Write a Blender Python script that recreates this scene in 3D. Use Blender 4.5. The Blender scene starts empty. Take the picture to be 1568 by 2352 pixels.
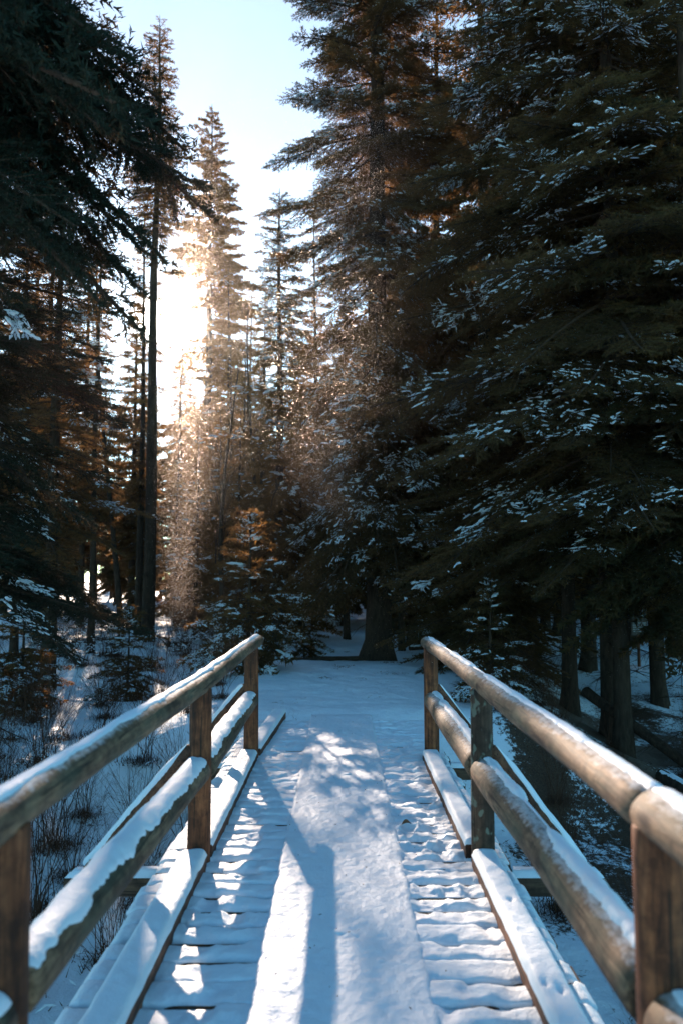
import bpy, math, random
import numpy as np
from mathutils import Vector

random.seed(7)
S = bpy.context.scene
C = S.collection
R = math.radians

# ------------------------------------------------------------------ camera, sky, sun, exposure
EYE = 1.86
PITCH = math.atan(144 / 1829)
cam_d = bpy.data.cameras.new("camera")
cam = bpy.data.objects.new("camera", cam_d)
C.objects.link(cam)
cam.location = (0, 0, EYE)
cam.rotation_euler = (math.pi / 2 + PITCH, 0, 0)
cam_d.sensor_fit = 'VERTICAL'
cam_d.sensor_height = 36
cam_d.sensor_width = 24
cam_d.lens = 28
cam_d.clip_start = 0.05
cam_d.clip_end = 2000
cam_d.dof.use_dof = True
cam_d.dof.focus_distance = 8.5
cam_d.dof.aperture_fstop = 1.7
S.camera = cam

SUN_AZ = R(13.3)          # left of straight ahead
SUN_EL = R(17.6)
SUN = np.array([-math.sin(SUN_AZ) * math.cos(SUN_EL), math.cos(SUN_AZ) * math.cos(SUN_EL), math.sin(SUN_EL)])

world = bpy.data.worlds.new("World")
S.world = world
world.use_nodes = True
wt = world.node_tree
wt.nodes.clear()
wo = wt.nodes.new('ShaderNodeOutputWorld')
bg = wt.nodes.new('ShaderNodeBackground')
sky = wt.nodes.new('ShaderNodeTexSky')
sky.sky_type = 'NISHITA'
sky.sun_disc = False
sky.sun_elevation = SUN_EL
sky.sun_rotation = -SUN_AZ
sky.altitude = 1300
sky.air_density = 1.0
sky.dust_density = 0.15
sky.ozone_density = 1.6
bg.inputs['Strength'].default_value = 0.12
tint = wt.nodes.new('ShaderNodeMix'); tint.data_type = 'RGBA'; tint.blend_type = 'MULTIPLY'
tint.inputs['Factor'].default_value = 1; tint.inputs['B'].default_value = (.60, 1.03, 1.02, 1)
wt.links.new(sky.outputs[0], tint.inputs['A'])
wt.links.new(tint.outputs['Result'], bg.inputs['Color'])
# bright air right round the sun (aureole)
tc = wt.nodes.new('ShaderNodeTexCoord')
dot = wt.nodes.new('ShaderNodeVectorMath'); dot.operation = 'DOT_PRODUCT'
dot.inputs[1].default_value = tuple(SUN)
nrm = wt.nodes.new('ShaderNodeVectorMath'); nrm.operation = 'NORMALIZE'
wt.links.new(tc.outputs['Generated'], nrm.inputs[0])
wt.links.new(nrm.outputs['Vector'], dot.inputs[0])
def powterm(p, k):
    m = wt.nodes.new('ShaderNodeMath'); m.operation = 'MAXIMUM'; m.inputs[1].default_value = 0
    wt.links.new(dot.outputs['Value'], m.inputs[0])
    q = wt.nodes.new('ShaderNodeMath'); q.operation = 'POWER'; q.inputs[1].default_value = p
    wt.links.new(m.outputs[0], q.inputs[0])
    r = wt.nodes.new('ShaderNodeMath'); r.operation = 'MULTIPLY'; r.inputs[1].default_value = k
    wt.links.new(q.outputs[0], r.inputs[0])
    return r
a1, a2 = powterm(9000, 60.0), powterm(500, 0.14)
add = wt.nodes.new('ShaderNodeMath'); add.operation = 'ADD'
wt.links.new(a1.outputs[0], add.inputs[0]); wt.links.new(a2.outputs[0], add.inputs[1])
bg2 = wt.nodes.new('ShaderNodeBackground')
bg2.inputs['Color'].default_value = (1.0, 0.90, 0.78, 1)
wt.links.new(add.outputs[0], bg2.inputs['Strength'])
ads = wt.nodes.new('ShaderNodeAddShader')
wt.links.new(bg.outputs[0], ads.inputs[0]); wt.links.new(bg2.outputs[0], ads.inputs[1])
# broad forward glow of the thin winter haze, paling the blue on the sun's side
a3 = powterm(6, .28)
bg3 = wt.nodes.new('ShaderNodeBackground'); bg3.inputs['Color'].default_value = (1.0, .62, .46, 1)
wt.links.new(a3.outputs[0], bg3.inputs['Strength'])
ads2 = wt.nodes.new('ShaderNodeAddShader')
wt.links.new(ads.outputs[0], ads2.inputs[0]); wt.links.new(bg3.outputs[0], ads2.inputs[1])
wt.links.new(ads2.outputs[0], wo.inputs['Surface'])
world.cycles.sampling_method = 'MANUAL'
world.cycles.sample_map_resolution = 1024

sun_l = bpy.data.lights.new("sun", 'SUN')
sun_l.energy = 5.0
sun_l.angle = R(0.5)
sun_l.color = (1.0, 0.77, 0.60)
sun_o = bpy.data.objects.new("sun", sun_l)
C.objects.link(sun_o)
sun_o.rotation_euler = Vector(tuple(SUN)).to_track_quat('Z', 'Y').to_euler()

S.view_settings.view_transform = 'Standard'
S.view_settings.look = 'None'
S.view_settings.gamma = 1
S.view_settings.exposure = 1.3
S.view_settings.use_curve_mapping = False
S.cycles.use_denoising = True
S.cycles.max_bounces = 7
S.cycles.diffuse_bounces = 3
S.cycles.transmission_bounces = 4
S.cycles.glossy_bounces = 2
S.cycles.volume_bounces = 0
S.cycles.sample_clamp_indirect = 6.0
S.cycles.caustics_reflective = False
S.cycles.caustics_refractive = False

def at(xd, yd, depth):
    """point seen at (xd, yd) of the 1568x2352 view, at distance DEPTH along +Y"""
    u, v = (xd - 784) / 1829, (1176 - yd) / 1829
    F = np.array([0, math.cos(PITCH), math.sin(PITCH)])
    U = np.array([0, -math.sin(PITCH), math.cos(PITCH)])
    d = F + u * np.array([1.0, 0, 0]) + v * U
    return np.array([0, 0, EYE]) + d * depth / d[1]

# ------------------------------------------------------------------ noise and mesh helpers
def _hash(ix, iy, seed):
    h = (ix.astype(np.int64) * 374761393 + iy.astype(np.int64) * 668265263 + seed * 974711) & 0xffffffff
    h = ((h ^ (h >> 13)) * 1274126177) & 0xffffffff
    h = h ^ (h >> 16)
    return (h & 0xffffff) / float(0xffffff)
def vn(x, y, seed=0):
    x = np.asarray(x, float); y = np.asarray(y, float)
    x, y = np.broadcast_arrays(x, y)
    ix, iy = np.floor(x), np.floor(y)
    fx, fy = x - ix, y - iy
    fx = fx * fx * (3 - 2 * fx); fy = fy * fy * (3 - 2 * fy)
    a, b = _hash(ix, iy, seed), _hash(ix + 1, iy, seed)
    c, d = _hash(ix, iy + 1, seed), _hash(ix + 1, iy + 1, seed)
    return (a * (1 - fx) + b * fx) * (1 - fy) + (c * (1 - fx) + d * fx) * fy
def fbm(x, y, seed=0, o=4):
    s, a, t = 0, 1.0, 0
    for k in range(o):
        s = s + a * (vn(x * 2 ** k, y * 2 ** k, seed + 17 * k) - .5); t += a; a *= .5
    return s / t
def sm(a, b, x):
    t = np.clip((x - a) / (b - a), 0, 1)
    return t * t * (3 - 2 * t)

def mesh_np(name, V, F, mats, smooth=False, mi=None):
    """F: (n,3) or (n,4) int array"""
    me = bpy.data.meshes.new(name)
    V = np.asarray(V, np.float32); F = np.asarray(F, np.int32)
    n, k = F.shape
    me.vertices.add(len(V)); me.vertices.foreach_set('co', V.ravel())
    me.loops.add(n * k); me.loops.foreach_set('vertex_index', F.ravel())
    me.polygons.add(n)
    me.polygons.foreach_set('loop_start', np.arange(0, n * k, k, dtype=np.int32))
    me.polygons.foreach_set('loop_total', np.full(n, k, np.int32))
    if mi is not None: me.polygons.foreach_set('material_index', np.asarray(mi, np.int32))
    me.update(calc_edges=True)
    me.polygons.foreach_set('use_smooth', np.full(n, bool(smooth)))
    for m in (mats if isinstance(mats, (list, tuple)) else [mats]): me.materials.append(m)
    return me
def link(name, me, parent=None, loc=(0, 0, 0), kind=None):
    o = bpy.data.objects.new(name, me); C.objects.link(o)
    o.location = tuple(loc)
    if parent is not None: o.parent = parent
    if kind: o['kind'] = kind
    return o
def tag(o, label, cat, group=None):
    o['label'] = label; o['category'] = cat
    if group: o['group'] = group
    return o
def thing(name, label, cat, loc=(0, 0, 0), rz=0, sc=1.0, group=None):
    o = bpy.data.objects.new(name, None); C.objects.link(o)
    o.empty_display_size = .3
    o.location = tuple(loc); o.rotation_euler = (0, 0, rz); o.scale = (sc, sc, sc)
    return tag(o, label, cat, group)
def join(parts):
    """concatenate (V, F) pairs with the same face size"""
    Vs, Fs, off = [], [], 0
    for V, F in parts:
        if len(V) == 0: continue
        Vs.append(V); Fs.append(F + off); off += len(V)
    if not Vs: return np.zeros((0, 3)), np.zeros((0, 3), int)
    return np.concatenate(Vs), np.concatenate(Fs)
def tubes(P, Rd, sides=5, cap=True):
    """P (n,k,3) polylines, Rd (n,k) radii -> quads"""
    P = np.asarray(P, float); Rd = np.asarray(Rd, float)
    n, k, _ = P.shape
    T = np.gradient(P, axis=1)
    T /= np.linalg.norm(T, axis=2, keepdims=True) + 1e-9
    ref = np.where(np.abs(T[..., 2:3]) < .9, np.array([0, 0, 1.0]), np.array([1.0, 0, 0]))
    A = np.cross(T, ref); A /= np.linalg.norm(A, axis=2, keepdims=True) + 1e-9
    B = np.cross(T, A)
    an = np.arange(sides) / sides * 2 * np.pi
    V = (P[:, :, None, :] + Rd[:, :, None, None] * (A[:, :, None, :] * np.cos(an)[None, None, :, None] + B[:, :, None, :] * np.sin(an)[None, None, :, None]))
    V = V.reshape(-1, 3)
    i = np.arange(n)[:, None, None] * k * sides
    j = np.arange(k - 1)[None, :, None] * sides
    s = np.arange(sides)[None, None, :]
    s2 = (s + 1) % sides
    F = np.stack([i + j + s, i + j + s2, i + j + sides + s2, i + j + sides + s], -1).reshape(-1, 4)
    return V, F
def grid_mesh(X, Y, Z, keep=None):
    ny, nx = X.shape
    V = np.stack([X, Y, Z], -1).reshape(-1, 3)
    i = np.arange(ny - 1)[:, None] * nx + np.arange(nx - 1)[None, :]
    F = np.stack([i, i + 1, i + nx + 1, i + nx], -1)
    F = F[keep] if keep is not None else F.reshape(-1, 4)
    return V, F
def box(x0, x1, y0, y1, z0, z1, bev=.006):
    import bmesh
    bm = bmesh.new()
    bmesh.ops.create_cube(bm, size=1)
    for v in bm.verts:
        v.co = ((x0 + x1) / 2 + v.co.x * (x1 - x0), (y0 + y1) / 2 + v.co.y * (y1 - y0), (z0 + z1) / 2 + v.co.z * (z1 - z0))
    if bev: bmesh.ops.bevel(bm, geom=bm.edges[:], offset=bev, segments=1, affect='EDGES', profile=.5)
    me = bpy.data.meshes.new('box'); bm.to_mesh(me); bm.free()
    return me

# ------------------------------------------------------------------ materials
def new_mat(name):
    m = bpy.data.materials.new(name); m.use_nodes = True
    nt = m.node_tree; nt.nodes.clear()
    out = nt.nodes.new('ShaderNodeOutputMaterial')
    return m, nt, out
def N(nt, typ, **kw):
    n = nt.nodes.new(typ)
    for k, v in kw.items():
        if k in n.inputs: n.inputs[k].default_value = v
        else: setattr(n, k, v)
    return n
def ramp(nt, fac, stops):
    r = nt.nodes.new('ShaderNodeValToRGB')
    e = r.color_ramp.elements
    while len(e) < len(stops): e.new(.5)
    for q, (p, c) in zip(e, stops):
        q.position = p; q.color = (*c, 1)
    nt.links.new(fac, r.inputs[0])
    return r.outputs[0]
def coords(nt, scale=(1, 1, 1), rnd=True, src='Object'):
    t = nt.nodes.new('ShaderNodeTexCoord')
    mp = nt.nodes.new('ShaderNodeMapping'); mp.inputs['Scale'].default_value = scale
    nt.links.new(t.outputs[src], mp.inputs['Vector'])
    if rnd:
        oi = nt.nodes.new('ShaderNodeObjectInfo')
        mu = N(nt, 'ShaderNodeMath', operation='MULTIPLY'); mu.inputs[1].default_value = 37.0
        nt.links.new(oi.outputs['Random'], mu.inputs[0])
        nt.links.new(mu.outputs[0], mp.inputs['Location'])
    return mp.outputs[0]
def noise(nt, vec, scale, detail=4, rough=.55, dist=0):
    n = N(nt, 'ShaderNodeTexNoise', Scale=scale, Detail=detail, Roughness=rough, Distortion=dist)
    nt.links.new(vec, n.inputs['Vector'])
    return n.outputs['Fac']
def bump(nt, h, strength, dist, prev=None):
    b = N(nt, 'ShaderNodeBump', Strength=strength, Distance=dist)
    nt.links.new(h, b.inputs['Height'])
    if prev is not None: nt.links.new(prev, b.inputs['Normal'])
    return b.outputs[0]

def snow_mat(name, grain=140, lump=14, lb=.006, dirt=0, floor=False):
    m, nt, out = new_mat(name)
    p = N(nt, 'ShaderNodeBsdfPrincipled', Roughness=.62)
    p.inputs['Specular IOR Level'].default_value = .35
    v = coords(nt, rnd=False)
    c = ramp(nt, noise(nt, v, 5, 3), [(.3, (.70, .79, .88)), (.7, (.76, .84, .91))])
    if dirt:
        d = ramp(nt, noise(nt, v, 38, 3, .7), [(.66, (0, 0, 0)), (.78, (1, 1, 1))])
        mx = N(nt, 'ShaderNodeMix', data_type='RGBA')
        mul = N(nt, 'ShaderNodeMath', operation='MULTIPLY'); mul.inputs[1].default_value = dirt
        nt.links.new(d, mul.inputs[0]); nt.links.new(mul.outputs[0], mx.inputs['Factor'])
        nt.links.new(c, mx.inputs['A']); mx.inputs['B'].default_value = (.10, .07, .05, 1)
        c = mx.outputs['Result']
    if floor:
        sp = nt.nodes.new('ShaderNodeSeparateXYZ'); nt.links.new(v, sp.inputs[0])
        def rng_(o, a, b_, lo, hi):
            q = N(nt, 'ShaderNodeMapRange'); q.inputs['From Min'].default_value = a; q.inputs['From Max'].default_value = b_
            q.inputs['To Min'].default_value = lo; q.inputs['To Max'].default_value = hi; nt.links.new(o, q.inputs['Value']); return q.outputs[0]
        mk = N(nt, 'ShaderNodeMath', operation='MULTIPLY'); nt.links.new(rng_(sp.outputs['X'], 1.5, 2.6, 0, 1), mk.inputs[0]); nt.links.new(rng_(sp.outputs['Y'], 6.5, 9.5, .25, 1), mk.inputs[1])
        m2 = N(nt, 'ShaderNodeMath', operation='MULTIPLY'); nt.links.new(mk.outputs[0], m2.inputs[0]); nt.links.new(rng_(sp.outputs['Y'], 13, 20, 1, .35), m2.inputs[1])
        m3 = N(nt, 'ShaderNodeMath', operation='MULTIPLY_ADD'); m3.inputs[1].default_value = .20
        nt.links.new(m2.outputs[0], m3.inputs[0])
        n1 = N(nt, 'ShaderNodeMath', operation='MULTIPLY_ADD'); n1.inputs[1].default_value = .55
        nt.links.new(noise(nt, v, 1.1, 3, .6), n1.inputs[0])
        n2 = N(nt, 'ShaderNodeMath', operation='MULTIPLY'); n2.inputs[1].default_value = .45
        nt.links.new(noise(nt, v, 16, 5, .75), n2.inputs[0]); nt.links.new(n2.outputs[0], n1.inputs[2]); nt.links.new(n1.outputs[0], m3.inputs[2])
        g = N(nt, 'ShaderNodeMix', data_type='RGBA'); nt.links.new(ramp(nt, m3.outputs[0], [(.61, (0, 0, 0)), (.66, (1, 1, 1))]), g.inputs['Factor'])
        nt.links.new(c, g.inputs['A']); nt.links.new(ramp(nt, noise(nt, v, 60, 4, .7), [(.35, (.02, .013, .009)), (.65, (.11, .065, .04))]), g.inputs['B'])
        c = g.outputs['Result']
    nt.links.new(c, p.inputs['Base Color'])
    b = bump(nt, noise(nt, v, lump, 4, .6), .9, lb)
    b = bump(nt, noise(nt, v, grain * .45, 3, .7), .9, .004, b)
    b = bump(nt, noise(nt, v, grain, 2, .6), .8, .002, b)
    nt.links.new(b, p.inputs['Normal'])
    # crystals that glint
    vo = N(nt, 'ShaderNodeTexVoronoi', Scale=160.0); nt.links.new(v, vo.inputs['Vector'])
    rg = ramp(nt, vo.outputs['Color'], [(.0, (.62,) * 3), (.965, (.62,) * 3), (.975, (.16,) * 3)])
    nt.links.new(rg, p.inputs['Roughness'])
    nt.links.new(p.outputs[0], out.inputs['Surface'])
    return m
def wood_mat(name, axis, stops, green=0, gloss=.7, bumpd=.004, patches=None, grain=1.0, frost=0):
    m, nt, out = new_mat(name)
    p = N(nt, 'ShaderNodeBsdfPrincipled', Roughness=gloss)
    p.inputs['Specular IOR Level'].default_value = .3
    sc = [34 * grain] * 3; sc[axis] = 3.4 * grain
    v = coords(nt, tuple(sc))
    f = noise(nt, v, 1.0, 6, .65, .6)
    sc2 = [3.2] * 3; sc2[axis] = .9
    v2 = coords(nt, tuple(sc2))
    c = ramp(nt, f, stops)
    f2 = noise(nt, v2, 1.6, 3, .5)
    mx = N(nt, 'ShaderNodeMix', data_type='RGBA', blend_type='MULTIPLY')
    nt.links.new(ramp(nt, f2, [(.32, (.42, .40, .38)), (.62, (1.2, 1.12, 1.05))]), mx.inputs['B'])
    nt.links.new(c, mx.inputs['A']); mx.inputs['Factor'].default_value = 1
    c = mx.outputs['Result']
    sc5 = [70] * 3; sc5[axis] = 2.2
    crk = noise(nt, coords(nt, tuple(sc5)), 1.0, 2, .5)
    g = N(nt, 'ShaderNodeMix', data_type='RGBA')
    nt.links.new(ramp(nt, crk, [(.60, (0, 0, 0)), (.66, (.85, .85, .85))]), g.inputs['Factor'])
    nt.links.new(c, g.inputs['A']); g.inputs['B'].default_value = (.018, .011, .007, 1)
    c = g.outputs['Result']
    blo = noise(nt, coords(nt, (11, 11, 11)), 1.0, 5, .7)
    g = N(nt, 'ShaderNodeMix', data_type='RGBA', blend_type='MULTIPLY'); g.inputs['Factor'].default_value = 1
    nt.links.new(c, g.inputs['A']); nt.links.new(ramp(nt, blo, [(.36, (.45, .43, .42)), (.56, (1.08, 1.05, 1.0))]), g.inputs['B'])
    c = g.outputs['Result']
    if green:
        g = N(nt, 'ShaderNodeMix', data_type='RGBA')
        nt.links.new(ramp(nt, noise(nt, v2, 2.7, 4, .6), [(.45, (0, 0, 0)), (.7, (green,) * 3)]), g.inputs['Factor'])
        nt.links.new(c, g.inputs['A']); g.inputs['B'].default_value = (.10, .13, .085, 1)
        c = g.outputs['Result']
    if patches:
        v3 = coords(nt, (21, 21, 15))
        g = N(nt, 'ShaderNodeMix', data_type='RGBA')
        nt.links.new(ramp(nt, noise(nt, v3, 1.0, 2, .4), [(.57, (0, 0, 0)), (.64, (.8, .8, .8))]), g.inputs['Factor'])
        nt.links.new(c, g.inputs['A']); g.inputs['B'].default_value = (*patches, 1)
        c = g.outputs['Result']
    if frost:
        kn = N(nt, 'ShaderNodeTexVoronoi', Scale=1.0); nt.links.new(coords(nt, tuple(3.4 if q != axis else 1.9 for q in range(3))), kn.inputs['Vector'])
        g = N(nt, 'ShaderNodeMix', data_type='RGBA')
        nt.links.new(ramp(nt, kn.outputs['Distance'], [(.07, (1, 1, 1)), (.13, (0, 0, 0))]), g.inputs['Factor'])
        nt.links.new(c, g.inputs['A']); g.inputs['B'].default_value = (.035, .02, .013, 1)
        c = g.outputs['Result']
        ge = nt.nodes.new('ShaderNodeNewGeometry'); sx_ = nt.nodes.new('ShaderNodeSeparateXYZ'); nt.links.new(ge.outputs['Normal'], sx_.inputs[0])
        v4 = coords(nt, tuple(30 if q != axis else 18 for q in range(3)))
        ad = N(nt, 'ShaderNodeMath', operation='MULTIPLY_ADD'); ad.inputs[1].default_value = .9
        nt.links.new(noise(nt, v4, 1.0, 5, .7), ad.inputs[0]); nt.links.new(sx_.outputs['Z'], ad.inputs[2])
        g = N(nt, 'ShaderNodeMix', data_type='RGBA')
        nt.links.new(ramp(nt, ad.outputs[0], [(.98, (0, 0, 0)), (1.0, (.5, .5, .5))]), g.inputs['Factor'])
        mr = N(nt, 'ShaderNodeMapRange'); mr.inputs['From Min'].default_value = 1.22; mr.inputs['From Max'].default_value = 1.5; mr.inputs['To Max'].default_value = frost
        nt.links.new(ad.outputs[0], mr.inputs['Value']); nt.links.new(mr.outputs[0], g.inputs['Factor'])
        nt.links.new(c, g.inputs['A']); g.inputs['B'].default_value = (.66, .68, .70, 1)
        c = g.outputs['Result']
    nt.links.new(c, p.inputs['Base Color'])
    # knots
    b = bump(nt, f, .8, bumpd)
    b = bump(nt, f2, .5, .02, b)
    nt.links.new(b, p.inputs['Normal'])
    nt.links.new(p.outputs[0], out.inputs['Surface'])
    return m
def bark_mat(name, a, b_):
    m, nt, out = new_mat(name)
    p = N(nt, 'ShaderNodeBsdfPrincipled', Roughness=.9)
    p.inputs['Specular IOR Level'].default_value = .15
    v = coords(nt, (16, 16, 4))
    f = noise(nt, v, 1.3, 5, .65, .4)
    nt.links.new(ramp(nt, f, [(.3, a), (.7, b_)]), p.inputs['Base Color'])
    nt.links.new(bump(nt, f, 1.0, .03), p.inputs['Normal'])
    nt.links.new(p.outputs[0], out.inputs['Surface'])
    return m
def needle_mat(name, ca, cb, tr, mixf=.45):
    m, nt, out = new_mat(name)
    v = coords(nt, (1, 1, 1))
    f = noise(nt, v, 1.7, 3, .6)
    d = N(nt, 'ShaderNodeBsdfPrincipled', Roughness=.55)
    d.inputs['Specular IOR Level'].default_value = .05
    nt.links.new(ramp(nt, f, [(.3, ca), (.7, cb)]), d.inputs['Base Color'])
    t = N(nt, 'ShaderNodeBsdfTranslucent')
    nt.links.new(ramp(nt, f, [(.3, tuple(x * .75 for x in tr)), (.7, tr)]), t.inputs['Color'])
    mx = N(nt, 'ShaderNodeMixShader', Fac=mixf)
    nt.links.new(d.outputs[0], mx.inputs[1]); nt.links.new(t.outputs[0], mx.inputs[2])
    nt.links.new(mx.outputs[0], out.inputs['Surface'])
    return m

M_SNOW = snow_mat('snow_soft')
M_DECK = snow_mat('snow_trodden', grain=160, lump=26, lb=.008, dirt=.25)
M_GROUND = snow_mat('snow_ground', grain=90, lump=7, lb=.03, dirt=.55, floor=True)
m, nt, out = new_mat('snow_bough')
_d = N(nt, 'ShaderNodeBsdfDiffuse'); _d.inputs['Color'].default_value = (.74, .82, .90, 1)
_t = N(nt, 'ShaderNodeBsdfTranslucent'); _t.inputs['Color'].default_value = (.76, .82, .88, 1)
_m = N(nt, 'ShaderNodeMixShader', Fac=.3)
nt.links.new(_d.outputs[0], _m.inputs[1]); nt.links.new(_t.outputs[0], _m.inputs[2]); nt.links.new(_m.outputs[0], out.inputs['Surface'])
M_BSNOW = m
M_RAIL = wood_mat('weathered_rail', 1, [(.3, (.045, .03, .02)), (.48, (.17, .11, .07)), (.7, (.34, .23, .145))], green=.45, frost=.7, bumpd=.006)
M_POST = wood_mat('stained_post', 2, [(.3, (.030, .010, .005)), (.5, (.17, .060, .026)), (.75, (.32, .13, .06))])
M_POSTB = wood_mat('barky_post', 2, [(.25, (.028, .018, .012)), (.5, (.07, .043, .03)), (.8, (.13, .08, .055))], patches=(.16, .18, .14))
M_PLANK = wood_mat('plank_wood', 0, [(.25, (.04, .025, .016)), (.5, (.10, .062, .04)), (.8, (.19, .12, .075))])
M_KERB = wood_mat('kerb_wood', 1, [(.25, (.05, .02, .012)), (.5, (.14, .06, .035)), (.8, (.22, .11, .06))])
M_BARK = bark_mat('spruce_bark', (.020, .014, .010), (.065, .045, .032))
M_TWIG = bark_mat('twig_bark', (.03, .018, .012), (.08, .05, .034))
M_SHRUB = bark_mat('shrub_bark', (.04, .02, .014), (.10, .05, .03))
M_NEEDLE = needle_mat('spruce_needles', (.006, .015, .011), (.017, .028, .016), (.56, .28, .09), .34)
M_NEEDLEN = needle_mat('near_needles', (.007, .018, .015), (.015, .030, .022), (.12, .07, .03), .25)
m, nt, out = new_mat('drifting_crystals')
_t = N(nt, 'ShaderNodeBsdfTranslucent'); _t.inputs['Color'].default_value = (1, .84, .76, 1)
_r = N(nt, 'ShaderNodeBsdfRefraction', IOR=1.12, Roughness=.5); _r.inputs['Color'].default_value = (1, .84, .76, 1)
_m = N(nt, 'ShaderNodeMixShader', Fac=.30)
nt.links.new(_t.outputs[0], _m.inputs[1]); nt.links.new(_r.outputs[0], _m.inputs[2]); nt.links.new(_m.outputs[0], out.inputs['Surface'])
M_DUST = m

# ------------------------------------------------------------------ ground
def ground_z(x, y):
    x = np.asarray(x, float); y = np.asarray(y, float)
    left = -1.30 + .78 * sm(6, 15, y) + .27 * sm(14, 22, y)
    right = -1.32 + .42 * sm(8.5, 13.5, y) + .60 * sm(13, 23, y)
    side = left + (right - left) * sm(-1.5, 2.5, x)
    pathh = .0 + .13 * sm(11.5, 16, y) - .35 * sm(16.8, 19.5, y)
    w = sm(9.6, 11.6, y) * (1 - sm(2.0, 4.6, np.abs(x - .1 - .10 * (y - 10)))) 
    w = w * (1 - sm(17, 21, y))
    z = side * (1 - w) + (pathh - .05) * w
    z = np.where(y < 1, np.minimum(z, -1.3 + .9 * sm(0, -6, y)), z)
    amp = .35 + .65 * (1 - w)
    z = z + fbm(x * .35, y * .35, 3, 4) * .55 * amp * sm(0, 8, np.hypot(x, y - 9) - 2) + fbm(x * 1.7, y * 1.7, 5, 3) * .10 * amp
    z = z + .9 * sm(30, 90, np.hypot(x, y)) * fbm(x * .03, y * .03, 9, 3)
    return z
def ax(segs):
    out = [segs[0][0]]
    for a, b, st in segs:
        n = max(1, int(round((b - a) / st))); out += list(np.linspace(a, b, n + 1)[1:])
    return np.array(out)
gx = ax([(-320, -60, 20), (-60, -16, 2), (-16, -4.5, .16), (-4.5, 4.5, .06), (4.5, 16, .16), (16, 60, 2), (60, 320, 20)])
gy = ax([(-60, -6, 3), (-6, 5, .2), (5, 9.6, .1), (9.6, 18, .06), (18, 34, .2), (34, 80, 1.2), (80, 420, 15)])
X, Y = np.meshgrid(gx, gy)
Z = ground_z(X, Y)
pw = np.exp(-((X - .15) / 1.7) ** 2) * sm(10, 11, Y) * (1 - sm(16, 18, Y))
Z += pw * (fbm(X * 5, Y * 5, 41, 3) * .055 + fbm(X * 13, Y * 13, 42, 2) * .02)
V, F = grid_mesh(X, Y, Z)
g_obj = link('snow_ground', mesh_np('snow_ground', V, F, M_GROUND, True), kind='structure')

def gz(x, y): return float(ground_z(np.array([x]), np.array([y]))[0])

# ------------------------------------------------------------------ footbridge
bridge = thing('footbridge', 'snow covered wooden footbridge with round log railings crossing the gully', 'footbridge', (0, 3.3, 0))
def bpart(name, me, parent=bridge, kind=None):
    o = link(name, me, parent, kind=kind)
    o.location = (0, -3.3, 0) if parent is bridge else (0, 0, 0)
    return o
DECK0, DECK1, PITCH_P, PW = -1.4, 10.5, .192, .176
XL, XR = -1.17, 1.08
rng = np.random.default_rng(5)
rp = np.random.default_rng(14)
PRINTS = [(rp.uniform(.46, .74) * (1 if q < 26 else -1), rp.uniform(3.0 if q >= 26 else 4.6, 10.2), rp.normal(0, .35), rp.uniform(.6, 1.1)) for q in range(44)]
def trample(X_, Y_):
    d = 0 * X_
    for px_, py_, a_, k_ in PRINTS:
        if abs(py_ - Y_.mean()) > .6 and Y_.shape[0] < 40: continue
        c_, s_ = math.cos(a_), math.sin(a_)
        u_ = ((X_ - px_) * c_ + (Y_ - py_) * s_) / .052; v_ = (-(X_ - px_) * s_ + (Y_ - py_) * c_) / .135
        r_ = u_ ** 4 + v_ ** 4
        d = d - .020 * k_ * np.exp(-r_ * 1.2) + .010 * k_ * np.exp(-((r_ - 1.9) / .9) ** 2)
    return d
n_pl = int((DECK1 - DECK0) / PITCH_P)
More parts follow.
